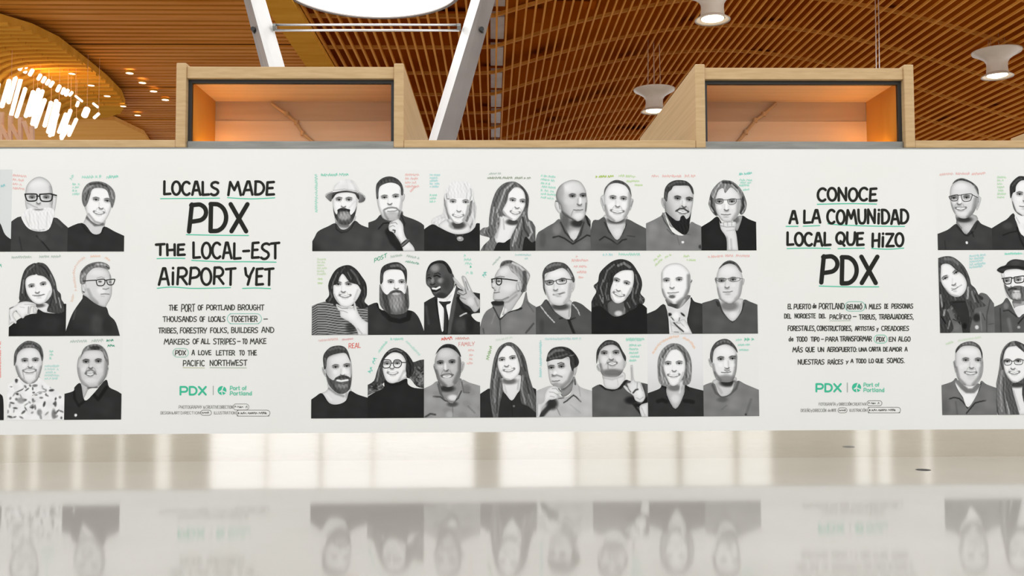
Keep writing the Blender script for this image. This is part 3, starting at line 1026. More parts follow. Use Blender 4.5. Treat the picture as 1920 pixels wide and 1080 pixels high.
def scribble(path, h, col, V, Fc, seed=0, w=1.1, fill=.75):
    """tiny unreadable hand-lettered line along a path"""
    rr = random.Random(seed)
    p = cr_open(path, 8)
    d = [0]
    for a, b in zip(p[:-1], p[1:]):
        d.append(d[-1] + float(np.linalg.norm(b - a)))
    tot = d[-1]
    at = lambda s: np.array([np.interp(s, d, [q[k] for q in p]) for k in (0, 1)])
    s = 0.0
    adv = h * fill
    while s + adv * .8 < tot:
        if rr.random() < .13:
            s += adv * .55
            continue
        a, b = at(s), at(min(s + 1, tot))
        t = (b - a) / (np.linalg.norm(b - a) + 1e-9)
        n = np.array([t[1], -t[0]])
        gw = adv * .8
        P = lambda x, y: a + t * x * gw + n * y * h
        u0, u1, u2 = rr.uniform(0, .25), rr.uniform(.6, 1), rr.uniform(.1, .6)
        zz = [P(0, u0), P(.25, u1), P(.5, u2), P(.75, rr.uniform(.5, 1)), P(1, rr.uniform(0, .4))]
        for a2, b2 in zip(zz[:-1], zz[1:]):
            ribbon([a2, b2], w, V, Fc)
        s += adv


def credit(label, T, rows, words, rings):
    x0, y0, x1, y1 = rows[0]
    p = W(*T((rows[1][0] + rows[1][2]) / 2, rows[1][3]))
    r = empty('credit_lettering', (p[0], 0, p[2]), label, 'lettering', 'printed credit lines')
    for t in words:
        word_mesh(t[0], (*T(t[1], t[2]), *T(t[3], t[4])), 0.75, (140, 140, 136), YI, r, jit=0.02)
    for k, (a, b, c, d, dark) in enumerate(rings):
        V, Fc = [], []
        pa, pb = T(a, b), T(c, d)
        m = (pa[1] + pb[1]) / 2 + (pb[1] - pa[1]) * .2
        scribble([(pa[0] + 2.5, m), (pb[0] - 2.5, m)], (pb[1] - pa[1]) * .42, None, V, Fc, seed=k + 5, w=.8, fill=.8)
        ink_mesh('name_scribble', V, Fc, (100, 100, 96), YI, r)
        line_mesh(oval(*pa, *pb), 0.9, dark, YI, r, 'name_ring')


credit('tiny grey credit lines with ringed names under the left logo', T3, ((280, 907, 850, 937), (135, 955, 1018, 983)),
       [('PHOTOGRAPHY', 282, 909, 470, 934), ('&', 478, 909, 494, 934), ('CREATIVE', 500, 909, 605, 934), ('DIRECTION', 612, 909, 718, 934),
        ('DESIGN', 135, 957, 215, 979), ('&', 222, 957, 236, 979), ('ART', 243, 957, 290, 979), ('DIRECTION', 298, 957, 455, 979), ('ILLUSTRATION', 566, 957, 740, 979)],
       [(722, 896, 850, 944, (140, 138, 128)), (460, 946, 546, 988, (120, 120, 116)), (748, 946, 1020, 994, (110, 110, 106))])
credit('tiny grey credit lines with ringed names under the right logo', T4, ((383, 920, 915, 948), (232, 972, 1070, 1003)),
       [('FOTOGRAFÍA', 384, 923, 525, 946), ('y', 534, 925, 546, 946), ('DIRECCIÓN', 554, 923, 660, 946), ('CREATIVA', 668, 923, 782, 946),
        ('DISEÑO', 232, 975, 312, 1000), ('y', 318, 978, 328, 1000), ('DIRECCIÓN', 334, 975, 446, 1000), ('de', 460, 975, 484, 998), ('ARTE', 490, 975, 530, 998), ('ILUSTRACIÓN', 642, 975, 785, 998)],
       [(790, 906, 916, 948, (120, 120, 116)), (545, 966, 622, 1008, (120, 120, 116)), (795, 962, 1073, 1008, (110, 110, 106))])

# ------------------------------------------------------------------ the printed portraits
def e(cx, cy, rx, ry, t, a=1.0, so=0.6, rot=0.0):
    return ('e', cx, cy, rx, ry, t, a, so, rot)


def pts(s):
    return [tuple(float(v) for v in q.split(',')) for q in s.split()]


def s(path, w, t, a=1.0, so=8.0):
    return ('s', pts(path) if isinstance(path, str) else path, w, t, a, so)


def g(x0, y0, x1, y1, t, a=1.0):
    """tone fading in from (x0,y0) to (x1,y1)"""
    return ('g', x0, y0, x1, y1, t, a)


def fc(L, R, N, Mo, mw=52, sm='t', k=50, sk=225, z=1.0, brow=1.0):
    """features of a printed face: brows, eyes, nose, mouth"""
    ang = math.atan2(R[1] - L[1], R[0] - L[0])
    ca, sa = math.cos(ang), math.sin(ang)

    def off(c, lst, z=z):
        return [(c[0] + (a * ca - b * sa) * z, c[1] + (a * sa + b * ca) * z) for a, b in lst]
    f = [e((L[0] + R[0]) / 2, min(L[1], R[1]) - 95 * z, 95 * z, 60 * z, min(250, sk + 14), .6, 1.2)]
    for c, sgn in ((L, -1), (R, 1)):
        f.append(e(c[0], c[1] - 6 * z, 42 * z, 25 * z, sk - 85, .8, 1.1, ang))
        f.append(s(off(c, [(-34, -16), (-4, -28), (34, -20)]), 9.5 * z * brow, k + 26, .85 * min(1, brow), 9 * z))
        f.append(s(off(c, [(-27, 3), (-2, -6), (27, 3)]), 12 * z, k - 6, .97, 7 * z))
        f.append(e(c[0] - 17 * z, c[1] + 4 * z, 9 * z, 6 * z, sk - 20, .6, .8))
        f.append(e(c[0] + 17 * z, c[1] + 4 * z, 9 * z, 6 * z, sk - 20, .6, .8))
        f.append(e(c[0], c[1] + 2 * z, 12 * z, 10.5 * z, k - 14, .95, .6))
        f.append(s(off(c, [(-26, 22), (0, 28), (26, 22)]), 8 * z, sk - 45, .5, 12 * z))
    f.append(s([(N[0] - 20 * z, N[1] - 70 * z), (N[0] - 22 * z, N[1] - 12 * z)], 14 * z, sk - 45, .45, 18 * z))
    f.append(e(N[0] + 2, N[1] - 18 * z, 12 * z, 22 * z, min(252, sk + 18), .4, 1.2))
    f.append(e(N[0], N[1] + 12 * z, 30 * z, 14 * z, sk - 60, .6, 1.1))
    f.append(s(off(N, [(-25, -8), (-9, 4), (9, 5), (25, -6)]), 13 * z, k + 42, .88, 11 * z))
    for cx_, sg in ((L[0], -1), (R[0], 1)):
        f.append(e(cx_ + sg * 4 * z, (N[1] + L[1] * .3 + R[1] * .3) / 1.6 + 4 * z, 26 * z, 22 * z, min(252, sk + 16), .6, 1.2))
    if sm in 'td':
        f.append(s(off(N, [(-42, 0), (-66, 50)]), 9 * z, sk - 60, .6, 12 * z))
        f.append(s(off(N, [(42, 0), (66, 50)]), 9 * z, sk - 60, .6, 12 * z))
    if sm == 't':
        f.append(s(off(Mo, [(-mw, -10 * z), (-mw * .5, 4 * z), (0, 9 * z), (mw * .5, 4 * z), (mw, -10 * z)], 1), 30 * z, k + 60, .85, 9 * z))
        f.append(s(off(Mo, [(-mw * .75, -6 * z), (0, 6 * z), (mw * .75, -6 * z)], 1), 15 * z, 246, .95, 7 * z))
        f.append(s(off(Mo, [(-mw * .6, 26 * z), (0, 36 * z), (mw * .6, 26 * z)], 1), 9 * z, sk - 60, .6, 12 * z))
    elif sm == 'c':
        f.append(s(off(Mo, [(-mw, -3), (-mw * .4, 2), (0, 0), (mw * .4, 3), (mw, -3)], 1), 9 * z, k + 32, .9, 8 * z))
        f.append(e(Mo[0], Mo[1] + 15 * z, mw * .6, 9 * z, sk - 32, .7, 1))
        f.append(e(Mo[0], Mo[1] + 32 * z, mw * .6, 8 * z, sk - 55, .6, 1.2))
    elif sm == 'd':
        f.append(e(Mo[0], Mo[1], mw, 13 * z, k + 20, .95, .6, ang))
        f.append(e(Mo[0], Mo[1] + 3, mw * .7, 6 * z, 235, .9, .8, ang))
    return f


def strands(region, n, tones, w=14, seed=1, curl=0.0, vertical=True):
    """hair strands as soft strokes inside a box"""
    r = random.Random(seed)
    x0, y0, x1, y1 = region
    f = []
    for k in range(n):
        x = r.uniform(x0, x1)
        y = r.uniform(y0, y1 - (y1 - y0) * .4)
        L = r.uniform(.25, .5) * (y1 - y0)
        sl = r.uniform(-.15, .15)
        p = [(x + sl * L * t + curl * math.sin(t * 7 + k) * 22, y + L * t) for t in np.linspace(0, 1, 7)]
        f.append(('s', p, w * r.uniform(.6, 1.2), r.choice(tones), .75, w))
    return f


def evaluate(X, Y, tone, feats):
    t = np.full(X.shape, float(tone))
    for f in feats:
        if f[0] == 'e':
            _, cx, cy, rx, ry, tt, al, so, rot = f
            c, sn = math.cos(rot), math.sin(rot)
            u, v = (X - cx) * c + (Y - cy) * sn, -(X - cx) * sn + (Y - cy) * c
            d = np.sqrt((u / rx) ** 2 + (v / ry) ** 2)
            a = np.clip((1 - d) / so + .5, 0, 1)
        elif f[0] == 's':
            _, p, w, tt, al, so = f
            a = np.clip((w / 2 - seg_dist(X, Y, p)) / so + .5, 0, 1)
        else:
            _, x0, y0, x1, y1, tt, al = f
            L = (x1 - x0) ** 2 + (y1 - y0) ** 2
            a = np.clip(((X - x0) * (x1 - x0) + (Y - y0) * (y1 - y0)) / L, 0, 1)
        a = a * a * (3 - 2 * a) * al
        t = t * (1 - a) + tt * a
    return t


# grid of the prints on the wall, in metres
ROWB = [float(W(1000, 470.3)[2]), float(W(1000, 627.0)[2]), float(W(1000, 782.5)[2])]
PH = ROWB[0] - ROWB[1]
CX0, CX1 = float(W(585.5, 470)[0]), float(W(1418.5, 470)[0])
CW = (CX1 - CX0) / 8
LX1 = float(W(232.5, 470)[0])
RX0 = float(W(1758.5, 468)[0])
GAP = 0.02


def cell(block, r, c):
    if block == 'C': x0 = CX0 + c * CW
    elif block == 'L': x0 = LX1 - (3 - c) * CW - CW * .0
    else: x0 = RX0 + c * CW
    z0 = ROWB[r]
    return x0, z0, x0 + CW, z0 + PH - GAP


GARMENTS = ('shirt', 'top', 'sweater', 'jacket', 'blouse')


def poster(key, crop, label, layers, sheet=(241, 241, 238), caption=(), sheet_feats=()):
    block, r, c = key
    rect = cell(block, r, c)
    ox, oy, sc = crop
    root = empty('portrait_poster', ((rect[0] + rect[2]) / 2, 0, rect[1]), label, 'poster', 'black and white portrait posters on the white wall')

    def to_px(P3):
        q = proj(P3)
        return (q[:, 0] - ox) * sc, (q[:, 1] - oy) * sc
    x0, z0, x1, z1 = rect
    # sheet
    nx = 1 if not sheet_feats else 24
    xs, zs = np.linspace(x0, x1, nx + 1), np.linspace(z0, z1, nx + 1)
    P = np.array([(a, -0.0006, b) for b in zs for a in xs])
    fcs = [(j * (nx + 1) + i, j * (nx + 1) + i + 1, (j + 1) * (nx + 1) + i + 1, (j + 1) * (nx + 1) + i) for j in range(nx) for i in range(nx)]
    X, Y = to_px(P)
    col = np.repeat(evaluate(X, Y, sheet[1], sheet_feats)[:, None], 3, 1) if sheet_feats else np.broadcast_to(np.array(sheet, float), (len(P), 3))
    raw_mesh('sheet', P, fcs, col, root)
    depth = 0.0012
    made = {}
    OWN = {'glasses': ('face',), 'beard': ('face',), 'fringe': ('hair',), 'watch': ('hand',), 'finger': ('hand',), 'pendant': ('top',), 'collar': ('shirt',), 'tie': ('shirt',)}
    layers = list(layers)
    for k in range(1, len(layers)):
        # the neck goes under the garment's neckline
        if layers[k][0] == 'neck' and layers[k - 1][0] in GARMENTS:
            nk = list(layers[k])
            q = pts(nk[2])
            my = sum(v[1] for v in q) / len(q)
            nk[2] = ' '.join('%.1f,%.1f' % (v[0], v[1] + (16 if v[1] > my else 0)) for v in q)
            layers[k], layers[k - 1] = layers[k - 1], tuple(nk)
    for ly in layers:
        nm, tone, path = ly[0], ly[1], ly[2]
        feats = ly[3] if len(ly) > 3 else []
        depth += 0.0005
        if isinstance(tone, str):      # stroked layer: several outlines, width, tone
            V, Fc = [], []
            w = float(tone.split(',')[0]) * 0.82 / sc
            for st in path.split('/'):
                q = [(ox + a / sc, oy + b / sc) for a, b in pts(st)]
                q = cr_open(q, 4) if len(q) > 3 else q
                ribbon(q, w, V, Fc)
            V = np.array(V)
            P = Wv(V[:, :2])
            P[:, 0] = np.clip(P[:, 0], x0, x1)
            P[:, 1] = -depth - V[:, 2] * 1e-5
            raw_mesh(nm, P, Fc, np.full((len(P), 3), float(tone.split(',')[1])), next((made[q] for q in OWN.get(nm, ()) if q in made), root))
            continue
        p2 = pts(path)
        wp = Wv([(ox + a / sc, oy + b / sc) for a, b in p2])[:, [0, 2]]
        cm = 0.014
        corner = []
        for k in range(len(wp)):
            near = False
            if wp[k, 0] < x0 + cm: wp[k, 0] -= 0.03; near = True
            if wp[k, 0] > x1 - cm: wp[k, 0] += 0.03; near = True
            if wp[k, 1] < z0 + cm * 2: wp[k, 1] -= 0.04; near = True
            corner.append(near)
        sm = cr_closed(list(wp), corner)
        cl = clip_rect([np.array(q) for q in sm], rect)
        poly = []
        for q in cl:
            if not poly or np.linalg.norm(q - poly[-1]) > 0.0008:
                poly.append(q)
        if len(poly) > 2 and np.linalg.norm(poly[0] - poly[-1]) < 0.0008:
            poly.pop()
        if len(poly) < 3:
            continue
        poly = np.array(poly)
        inner = []
        if True:
            gs = 0.0066 if nm in ('face', 'hand', 'ear') else 0.0062 if nm in ('hair', 'beard', 'fringe') else 0.0095
            gx = np.arange(poly[:, 0].min(), poly[:, 0].max(), gs)
            gz = np.arange(poly[:, 1].min(), poly[:, 1].max(), gs * .87)
            GX, GZ = np.meshgrid(gx, gz)
            GX = GX + (np.arange(len(gz)) % 2)[:, None] * gs / 2
            GX, GZ = GX.ravel(), GZ.ravel()
            ok = inside_poly(GX, GZ, poly)
            GX, GZ = GX[ok], GZ[ok]
            if len(GX):
                d = seg_dist(GX, GZ, list(map(tuple, poly)) + [tuple(poly[0])])
                ok = d > gs * .35
                inner = list(zip(GX[ok], GZ[ok]))
        n = len(poly)
        vin = [Vector((a, b)) for a, b in poly] + [Vector((a, b)) for a, b in inner]
        res = delaunay_2d_cdt(vin, [(k, (k + 1) % n) for k in range(n)], [], 0, 1e-6)
        vo = np.array([(q.x, q.y) for q in res[0]])
        tr = [tuple(t) for t in res[2]]
        ta = np.array(tr)
        cen = vo[ta].mean(1)
        keep = inside_poly(cen[:, 0], cen[:, 1], poly)
        P = np.stack([vo[:, 0], np.full(len(vo), -depth), vo[:, 1]], 1)
        X, Y = to_px(P)
        t = evaluate(X, Y, tone, feats)
        de = seg_dist(vo[:, 0], vo[:, 1], list(map(tuple, poly)) + [tuple(poly[0])])
        edge = (vo[:, 0] > x0 + .006) & (vo[:, 0] < x1 - .006) & (vo[:, 1] > z0 + .006)
        if nm in ('face', 'ear'):
            t = t * (1.035 - 0.25 * np.exp(-de / 0.017))
        elif nm in ('hand', 'neck', 'forearm', 'finger'):
            t = t * (1 - 0.2 * np.exp(-de / 0.014))
        elif nm in ('hair', 'beard', 'fringe'):
            ph = len(poly) * 1.7
            nz = np.sin(vo[:, 0] * 247 + np.sin(vo[:, 1] * 23 + ph) * 2.6) * np.sin(vo[:, 0] * 91 + vo[:, 1] * 17 + ph * 2) + np.sin(vo[:, 0] * 133 + vo[:, 1] * 60 + ph) * np.sin(vo[:, 1] * 31 + ph)
            t = t * (1 + np.where(t > 175, 0.025, 0.085) * nz) + 2 * nz
        elif nm not in ('glasses', 'pendant'):
            nz = np.sin(vo[:, 0] * 21 + vo[:, 1] * 14 + len(poly)) * np.sin(vo[:, 1] * 25 - vo[:, 0] * 9)
            t = t * (1 + 0.035 * nz)
        t = np.clip(128 + (t - 128) * 1.1 + np.where(t > 150, 2, -3), 22, 250)
        made[nm] = raw_mesh(nm, P, [q for q, kk in zip(tr, keep) if kk], np.repeat(t[:, None], 3, 1), next((made[q] for q in OWN.get(nm, ()) if q in made), root))
    for k, cp in enumerate(caption):
        path, h, col = cp[0], cp[1], cp[2]
        V, Fc = [], []
        if len(cp) > 3:
            q = pts(path)
            (ax, ay), (bx_, by_) = q[0], q[-1]
            for st in letter_strokes(cp[3], (ax, ay - h, bx_, ay), 0.03):
                for a, b in zip(st[:-1], st[1:]):
                    rot = lambda v: (v[0], v[1] + (by_ - ay) * (v[0] - ax) / (bx_ - ax))
                    ribbon([rot(a), rot(b)], 1.15, V, Fc)
        else:
            scribble(pts(path), h, None, V, Fc, seed=r * 100 + c * 10 + k)
        if V:
            V = np.array(V)
            P = Wv(V[:, :2])
            P[:, 1] = -0.0012 - V[:, 2] * STG
            raw_mesh('caption_line', P, Fc, np.broadcast_to(np.array(col, float), (len(P), 3)), root)
    return root


def raw_mesh(name, P, faces, col, parent):
    me = bpy.data.meshes.new(name)
    me.from_pydata([tuple(q) for q in P], [], faces)
    ca = me.color_attributes.new('ink', 'FLOAT_COLOR', 'POINT')
    c = np.ones((len(P), 4))
    c[:, :3] = paper(col)
    ca.data.foreach_set('color', c.ravel())
    me.materials.append(M['print'])
    o = bpy.data.objects.new(name, me)
    C.objects.link(o)
    o.parent = parent
    if parent.type == 'EMPTY':
        o.matrix_parent_inverse = Matrix.Translation(-parent.location)
    return o


MINT, AQ, PINK, RED, LIME, GRN, SAGE, PEACH = (176, 226, 210), (186, 226, 224), (240, 200, 194), (226, 120, 100), (205, 226, 180), (120, 160, 120), (196, 208, 198), (244, 212, 190)


def rows(x0, y0, x1, y1, n, h, col, slope=0.0):
    """n level caption lines filling a box"""
    out = []
    for k in range(n):
        y = y0 + h + (y1 - y0 - h) * (k / max(1, n - 1) if n > 1 else 0)
        out.append(('%f,%f %f,%f' % (x0, y, x1 - (k * 37 % 5) * .06 * (x1 - x0), y + slope), h, col))
    return out


A1, A2, A3, A4 = (570, 310, 6.352), (780, 310, 6.352), (1000, 310, 6.355), (1205, 310, 6.351)
B1, B2, B3, B4 = (570, 465, 6.352), (780, 465, 6.352), (1000, 465, 6.355), (1205, 465, 6.351)
C1, C2, C3, C4 = (570, 620, 6.352), (780, 620, 6.352), (1000, 620, 6.355), (1205, 620, 6.351)

poster(('C', 0, 0), A1, 'portrait poster of a bearded person in a pale brimmed hard hat and dark tee', [
    ('shirt', 74, '80,1040 95,960 125,860 170,785 290,725 375,690 440,760 520,750 605,660 680,710 775,755 780,1040', [g(200, 900, 80, 1000, 50), s('375,690 385,760 440,800 510,792 565,745 605,665', 14, 50), e(600, 900, 120, 120, 84, .7, 1.2)]),
    ('neck', 214, '372,670 374,750 400,785 440,792 500,780 562,740 606,665 600,590 380,590', [e(490, 690, 110, 55, 120, 1, .9), e(570, 700, 30, 60, 228, .8, 1)]),
    ('face', 228, '342,380 345,500 365,600 410,680 480,705 560,680 610,590 632,480 634,380 600,325 500,310 380,335', fc((418, 408), (535, 408), (470, 495), (470, 560), 40, 'c', 50, 222) + [s('500,560 560,480 600,430', 22, 205, .6, 20), e(460, 440, 16, 44, 245, .8, .8), e(400, 470, 30, 30, 240, .8, 1)]),
    ('beard', 96, '346,490 362,600 410,682 480,710 560,688 606,600 628,490 600,550 560,590 545,560 550,528 520,520 478,508 430,512 398,532 400,556 388,585 362,545', [e(480, 606, 74, 46, 160, 1, .7), s('400,545 440,522 475,530 510,522 548,548', 30, 58, 1, 10), s('440,560 480,556 530,560', 10, 150), e(590, 600, 30, 60, 60, .8, 1), e(380, 620, 24, 40, 60, .8, 1), e(480, 690, 70, 20, 80, .8, 1)]),
    ('hat_brim', 62, '322,410 330,345 345,320 400,303 500,296 610,318 655,345 662,370 655,412 632,385 600,338 500,322 395,338 350,388', [s('330,350 400,310 500,302 610,325 655,350', 10, 120, .8)]),
    ('hat_brim', 138, '254,368 270,336 345,312 335,350 325,430 280,402', [g(260, 380, 330, 380, 100, .8), s('258,362 275,338 340,316', 9, 210)]),
    ('hat_brim', 132, '645,316 710,350 732,390 710,432 650,442 660,380', [g(650, 380, 720, 420, 100, .9), s('655,325 705,350 728,385', 9, 205)]),
    ('hat_dome', 226, '345,308 360,245 420,188 500,168 575,180 622,232 652,302 640,324 500,300 350,322', [s('570,190 610,250 625,305', 34, 204, .8, 20), s('350,300 372,240 420,200', 16, 208, .8, 14), s('500,170 515,230 520,295', 8, 214, .7), s('345,300 480,284 640,310', 12, 180, .8, 10)]),
], caption=[('596,398 596,324', 6, MINT), ('602,331 655,330', 6, (150, 216, 195))])

poster(('C', 0, 1), A1, 'portrait poster of a person in a dark shirt and wristwatch with hand on chin', [
    ('shirt', 74, '755,1040 765,690 850,650 910,590 950,640 1100,700 1160,560 1190,600 1300,640 1400,690 1440,760 1450,1040', [s('885,760 945,690 1010,685', 16, 40), s('1010,790 1060,900 1170,1020', 90, 42, .9, 30), s('1160,600 1200,700 1180,740', 16, 46), e(870, 880, 60, 110, 82, .8, 1), e(1330, 780, 70, 100, 66, .8, 1)]),
    ('neck', 150, '930,560 935,660 1010,690 1100,680 1165,620 1160,540', [e(1000, 660, 60, 30, 90, .9, 1)]),
    ('ear', 214, '1168,345 1200,345 1196,400 1170,435'),
    ('face', 234, '868,330 880,480 916,580 960,640 1040,660 1110,640 1158,550 1174,440 1176,320 1130,215 1030,190 920,218', fc((958, 382), (1092, 370), (1022, 462), (1050, 545), 56, 'c', 48, 230) + [e(1050, 600, 115, 55, 170, .75, .9), s('955,528 1000,508 1050,502 1100,510 1138,545', 20, 125, .9, 14), s('950,540 970,600 1000,640', 26, 140, .8, 18), s('1140,540 1125,600', 22, 140, .8, 16), s('1150,300 1160,420 1140,520', 24, 190, .7, 24), s('875,350 890,480 930,580', 22, 196, .7, 24)]),
    ('hair', 86, '864,392 857,260 880,200 940,150 1020,132 1100,155 1160,215 1184,290 1179,352 1158,352 1150,270 1110,226 1030,206 950,226 902,260 888,320 886,392', [s('880,230 950,170 1040,150 1120,180', 26, 74), s('865,300 875,380', 12, 120, .6), s('1172,300 1172,345', 12, 118, .6)]),
    ('hand', 230, '1008,740 1020,690 1060,655 1100,630 1140,650 1180,710 1190,790 1220,870 1310,980 1320,1040 1200,1040 1160,950 1100,850 1060,800 1018,780', [s('1040,690 1090,680 1110,700', 9, 150), s('1020,735 1060,715 1080,730', 8, 160), s('1060,770 1085,775 1080,800', 14, 70), s('1110,640 1060,660 1020,700', 8, 170), e(1150, 800, 26, 70, 242, .7, 1), s('1110,850 1160,930', 12, 196)]),
    ('watch', 78, '1152,940 1214,885 1258,878 1262,902 1190,966 1166,974', [s('1170,955 1225,905', 8, 150), e(1235, 888, 16, 12, 120, .8)]),
], caption=rows(760, 325, 788, 352, 4, 5, PINK) + [('770,362 782,348', 4, PINK)])

poster(('C', 0, 2), A2, 'portrait poster of a smiling person with pale blonde fringe, black top and pendant', [
    ('hair', 212, '186,700 192,640 260,600 320,560 332,400 350,300 400,220 480,188 560,184 640,220 682,300 692,400 722,500 714,600 705,690 692,770 620,800 590,700 400,690 300,725', [s('345,330 338,430 362,540 400,650', 22, 140, .9, 18), s('655,430 645,560 600,660', 34, 120, .9, 20), s('690,450 700,600 650,740', 22, 170, .8, 16), s('590,720 640,760 660,700', 18, 140, .8, 14), s('200,690 260,650 330,620', 18, 190, .8), e(270, 660, 70, 40, 232, .6, 1), s('680,560 690,680', 10, 228)]),
    ('neck', 228, '270,712 380,640 580,660 650,760 620,802 540,822 450,818 330,775', [e(500, 712, 92, 50, 80, 1, .8), s('380,660 440,740', 22, 170, .8, 16)]),
    ('top', 50, '95,785 190,703 280,740 380,790 470,820 560,818 640,795 700,740 722,690 760,698 785,790 790,1040 95,1040', [s('460,815 490,850', 5, 110), s('560,815 548,850', 5, 90), e(700, 820, 60, 100, 42, .8, 1)]),
    ('face', 240, '362,400 368,500 398,610 450,680 500,697 560,672 612,590 638,480 644,400 600,378 500,370 400,370', fc((440, 432), (592, 437), (510, 548), (502, 602), 60, 't', 70, 238) + [s('390,590 445,670 500,690', 14, 185, .8, 14), s('620,480 600,580 560,650', 26, 175, .8, 22)]),
    ('fringe', 228, '346,310 400,220 480,188 560,184 640,220 684,310 674,400 640,430 602,396 500,384 420,402 362,415 342,400', [s('400,250 380,330 400,390', 12, 206), s('480,210 470,300 490,375', 12, 240), s('580,220 610,310 600,390', 12, 205), s('650,280 662,350 640,420', 16, 185), s('362,340 365,400 400,400', 16, 165)]),
    ('pendant', 158, '485,870 500,852 530,846 560,860 566,884 545,902 505,900', [e(520, 866, 18, 10, 205)]),
], caption=rows(806, 326, 826, 352, 5, 4, AQ) + rows(806, 364, 822, 380, 3, 4, MINT))

poster(('C', 0, 3), A2, 'portrait poster of a smiling person with long wavy light brown hair over a black top', [
    ('hair', 120, '765,1040 800,960 880,870 780,835 765,800 800,745 870,720 880,560 910,420 960,300 1040,220 1140,193 1230,220 1310,300 1346,400 1330,560 1342,640 1392,680 1402,780 1440,830 1385,920 1335,960 1350,1040', strands((780, 560, 1420, 1030), 40, (90, 150, 170, 75), 16, 4, .8)),
    ('top', 46, '900,1040 950,960 980,918 1050,920 1110,880 1300,780 1440,720 1450,1040'),
    ('neck', 230, '1010,600 990,720 940,840 968,915 1050,922 1112,882 1150,800 1222,660 1150,640', [e(1150, 675, 80, 38, 80, 1, .8), s('1040,640 1050,760', 16, 180, .8, 14), s('1000,650 960,860', 24, 190, .7, 20)]),
    ('face', 238, '1095,330 1150,272 1220,262 1282,310 1304,400 1294,490 1252,580 1192,652 1140,655 1070,605 1028,540 1056,480 1083,410', fc((1152, 415), (1272, 430), (1202, 508), (1180, 565), 52, 't', 60, 236) + [s('1040,545 1080,600 1140,640', 18, 180, .8, 16)]),
    ('hair', 112, '1040,220 1140,193 1205,212 1150,282 1104,340 1084,430 1032,530 1024,620 975,560 960,650 940,760 900,850 868,720 880,560 910,420 960,300', [s('1150,215 1060,290 1010,430 960,560', 22, 160), s('1090,215 1000,300 940,440 915,640', 20, 90), s('1170,220 1090,320 1060,430', 10, 75), s('930,500 900,700', 18, 160), s('985,560 950,720', 12, 80)]),
    ('hair', 104, '1198,210 1300,290 1346,400 1328,560 1342,650 1396,690 1440,830 1385,920 1300,850 1262,1000 1232,1040 1128,1040 1120,900 1180,760 1262,590 1302,480 1304,400 1284,310', [s('1250,250 1320,360 1320,500', 18, 72), s('1290,560 1240,720 1180,900', 26, 150), s('1340,680 1380,800 1330,880', 24, 165), s('1270,620 1290,760 1340,840', 22, 70), s('1200,760 1150,960', 16, 170), s('1260,780 1230,980', 16, 70), s('1300,600 1330,720', 12, 150)]),
], caption=[('917,328 942,327', 4, SAGE), ('910,336 996,336', 5, (168, 178, 160))])

poster(('C', 0, 4), A3, 'portrait poster of a bald person with grey goatee looking right in a grey collared shirt', [
    ('shirt', 108, '35,1030 42,830 120,760 240,690 330,650 480,900 600,640 625,590 700,720 710,1030', [s('235,860 300,842 370,870 470,938 560,885 640,832 700,848', 18, 52), s('325,680 380,800 470,900', 20, 64), s('630,610 660,700 700,740', 26, 46), s('600,680 560,830 500,900', 24, 70), e(280, 760, 50, 70, 134, .8, 1), e(600, 950, 80, 50, 120, .8, 1), e(110, 880, 40, 90, 92, .8, 1)]),
    ('neck', 160, '325,520 330,700 400,820 480,908 560,800 602,680 602,600 450,600', [e(500, 830, 80, 60, 214, 1, .9), e(530, 690, 90, 46, 60, 1, .9), e(380, 660, 50, 110, 100, .9, 1.1)]),
    ('ear', 214, '325,400 270,408 254,470 275,530 312,572 335,540', [s('275,425 300,440 318,520', 10, 130), s('262,430 300,425', 8, 80)]),
    ('face', 198, '274,400 275,320 320,240 400,190 480,174 560,198 617,280 634,360 644,440 632,540 602,622 540,667 470,652 400,612 345,570 322,480', [g(430, 450, 300, 500, 130, .8), e(460, 262, 110, 60, 226, .9, 1.2), e(320, 300, 46, 90, 158, .7, 1), e(430, 430, 60, 40, 205, .8, 1), e(600, 600, 30, 60, 190, .6, 1)] + fc((466, 366), (592, 362), (550, 470), (535, 532), 56, 'c', 42, 190) + [s('345,560 430,625 500,664', 30, 105, .9, 22), e(545, 606, 62, 48, 222, .9, .9), s('470,545 450,600', 14, 150, .7), e(560, 420, 14, 44, 236, .8, 1), s('628,450 622,545', 14, 110, .8, 12)]),
], caption=rows(1014, 327, 1044, 372, 7, 4.6, MINT, 3))

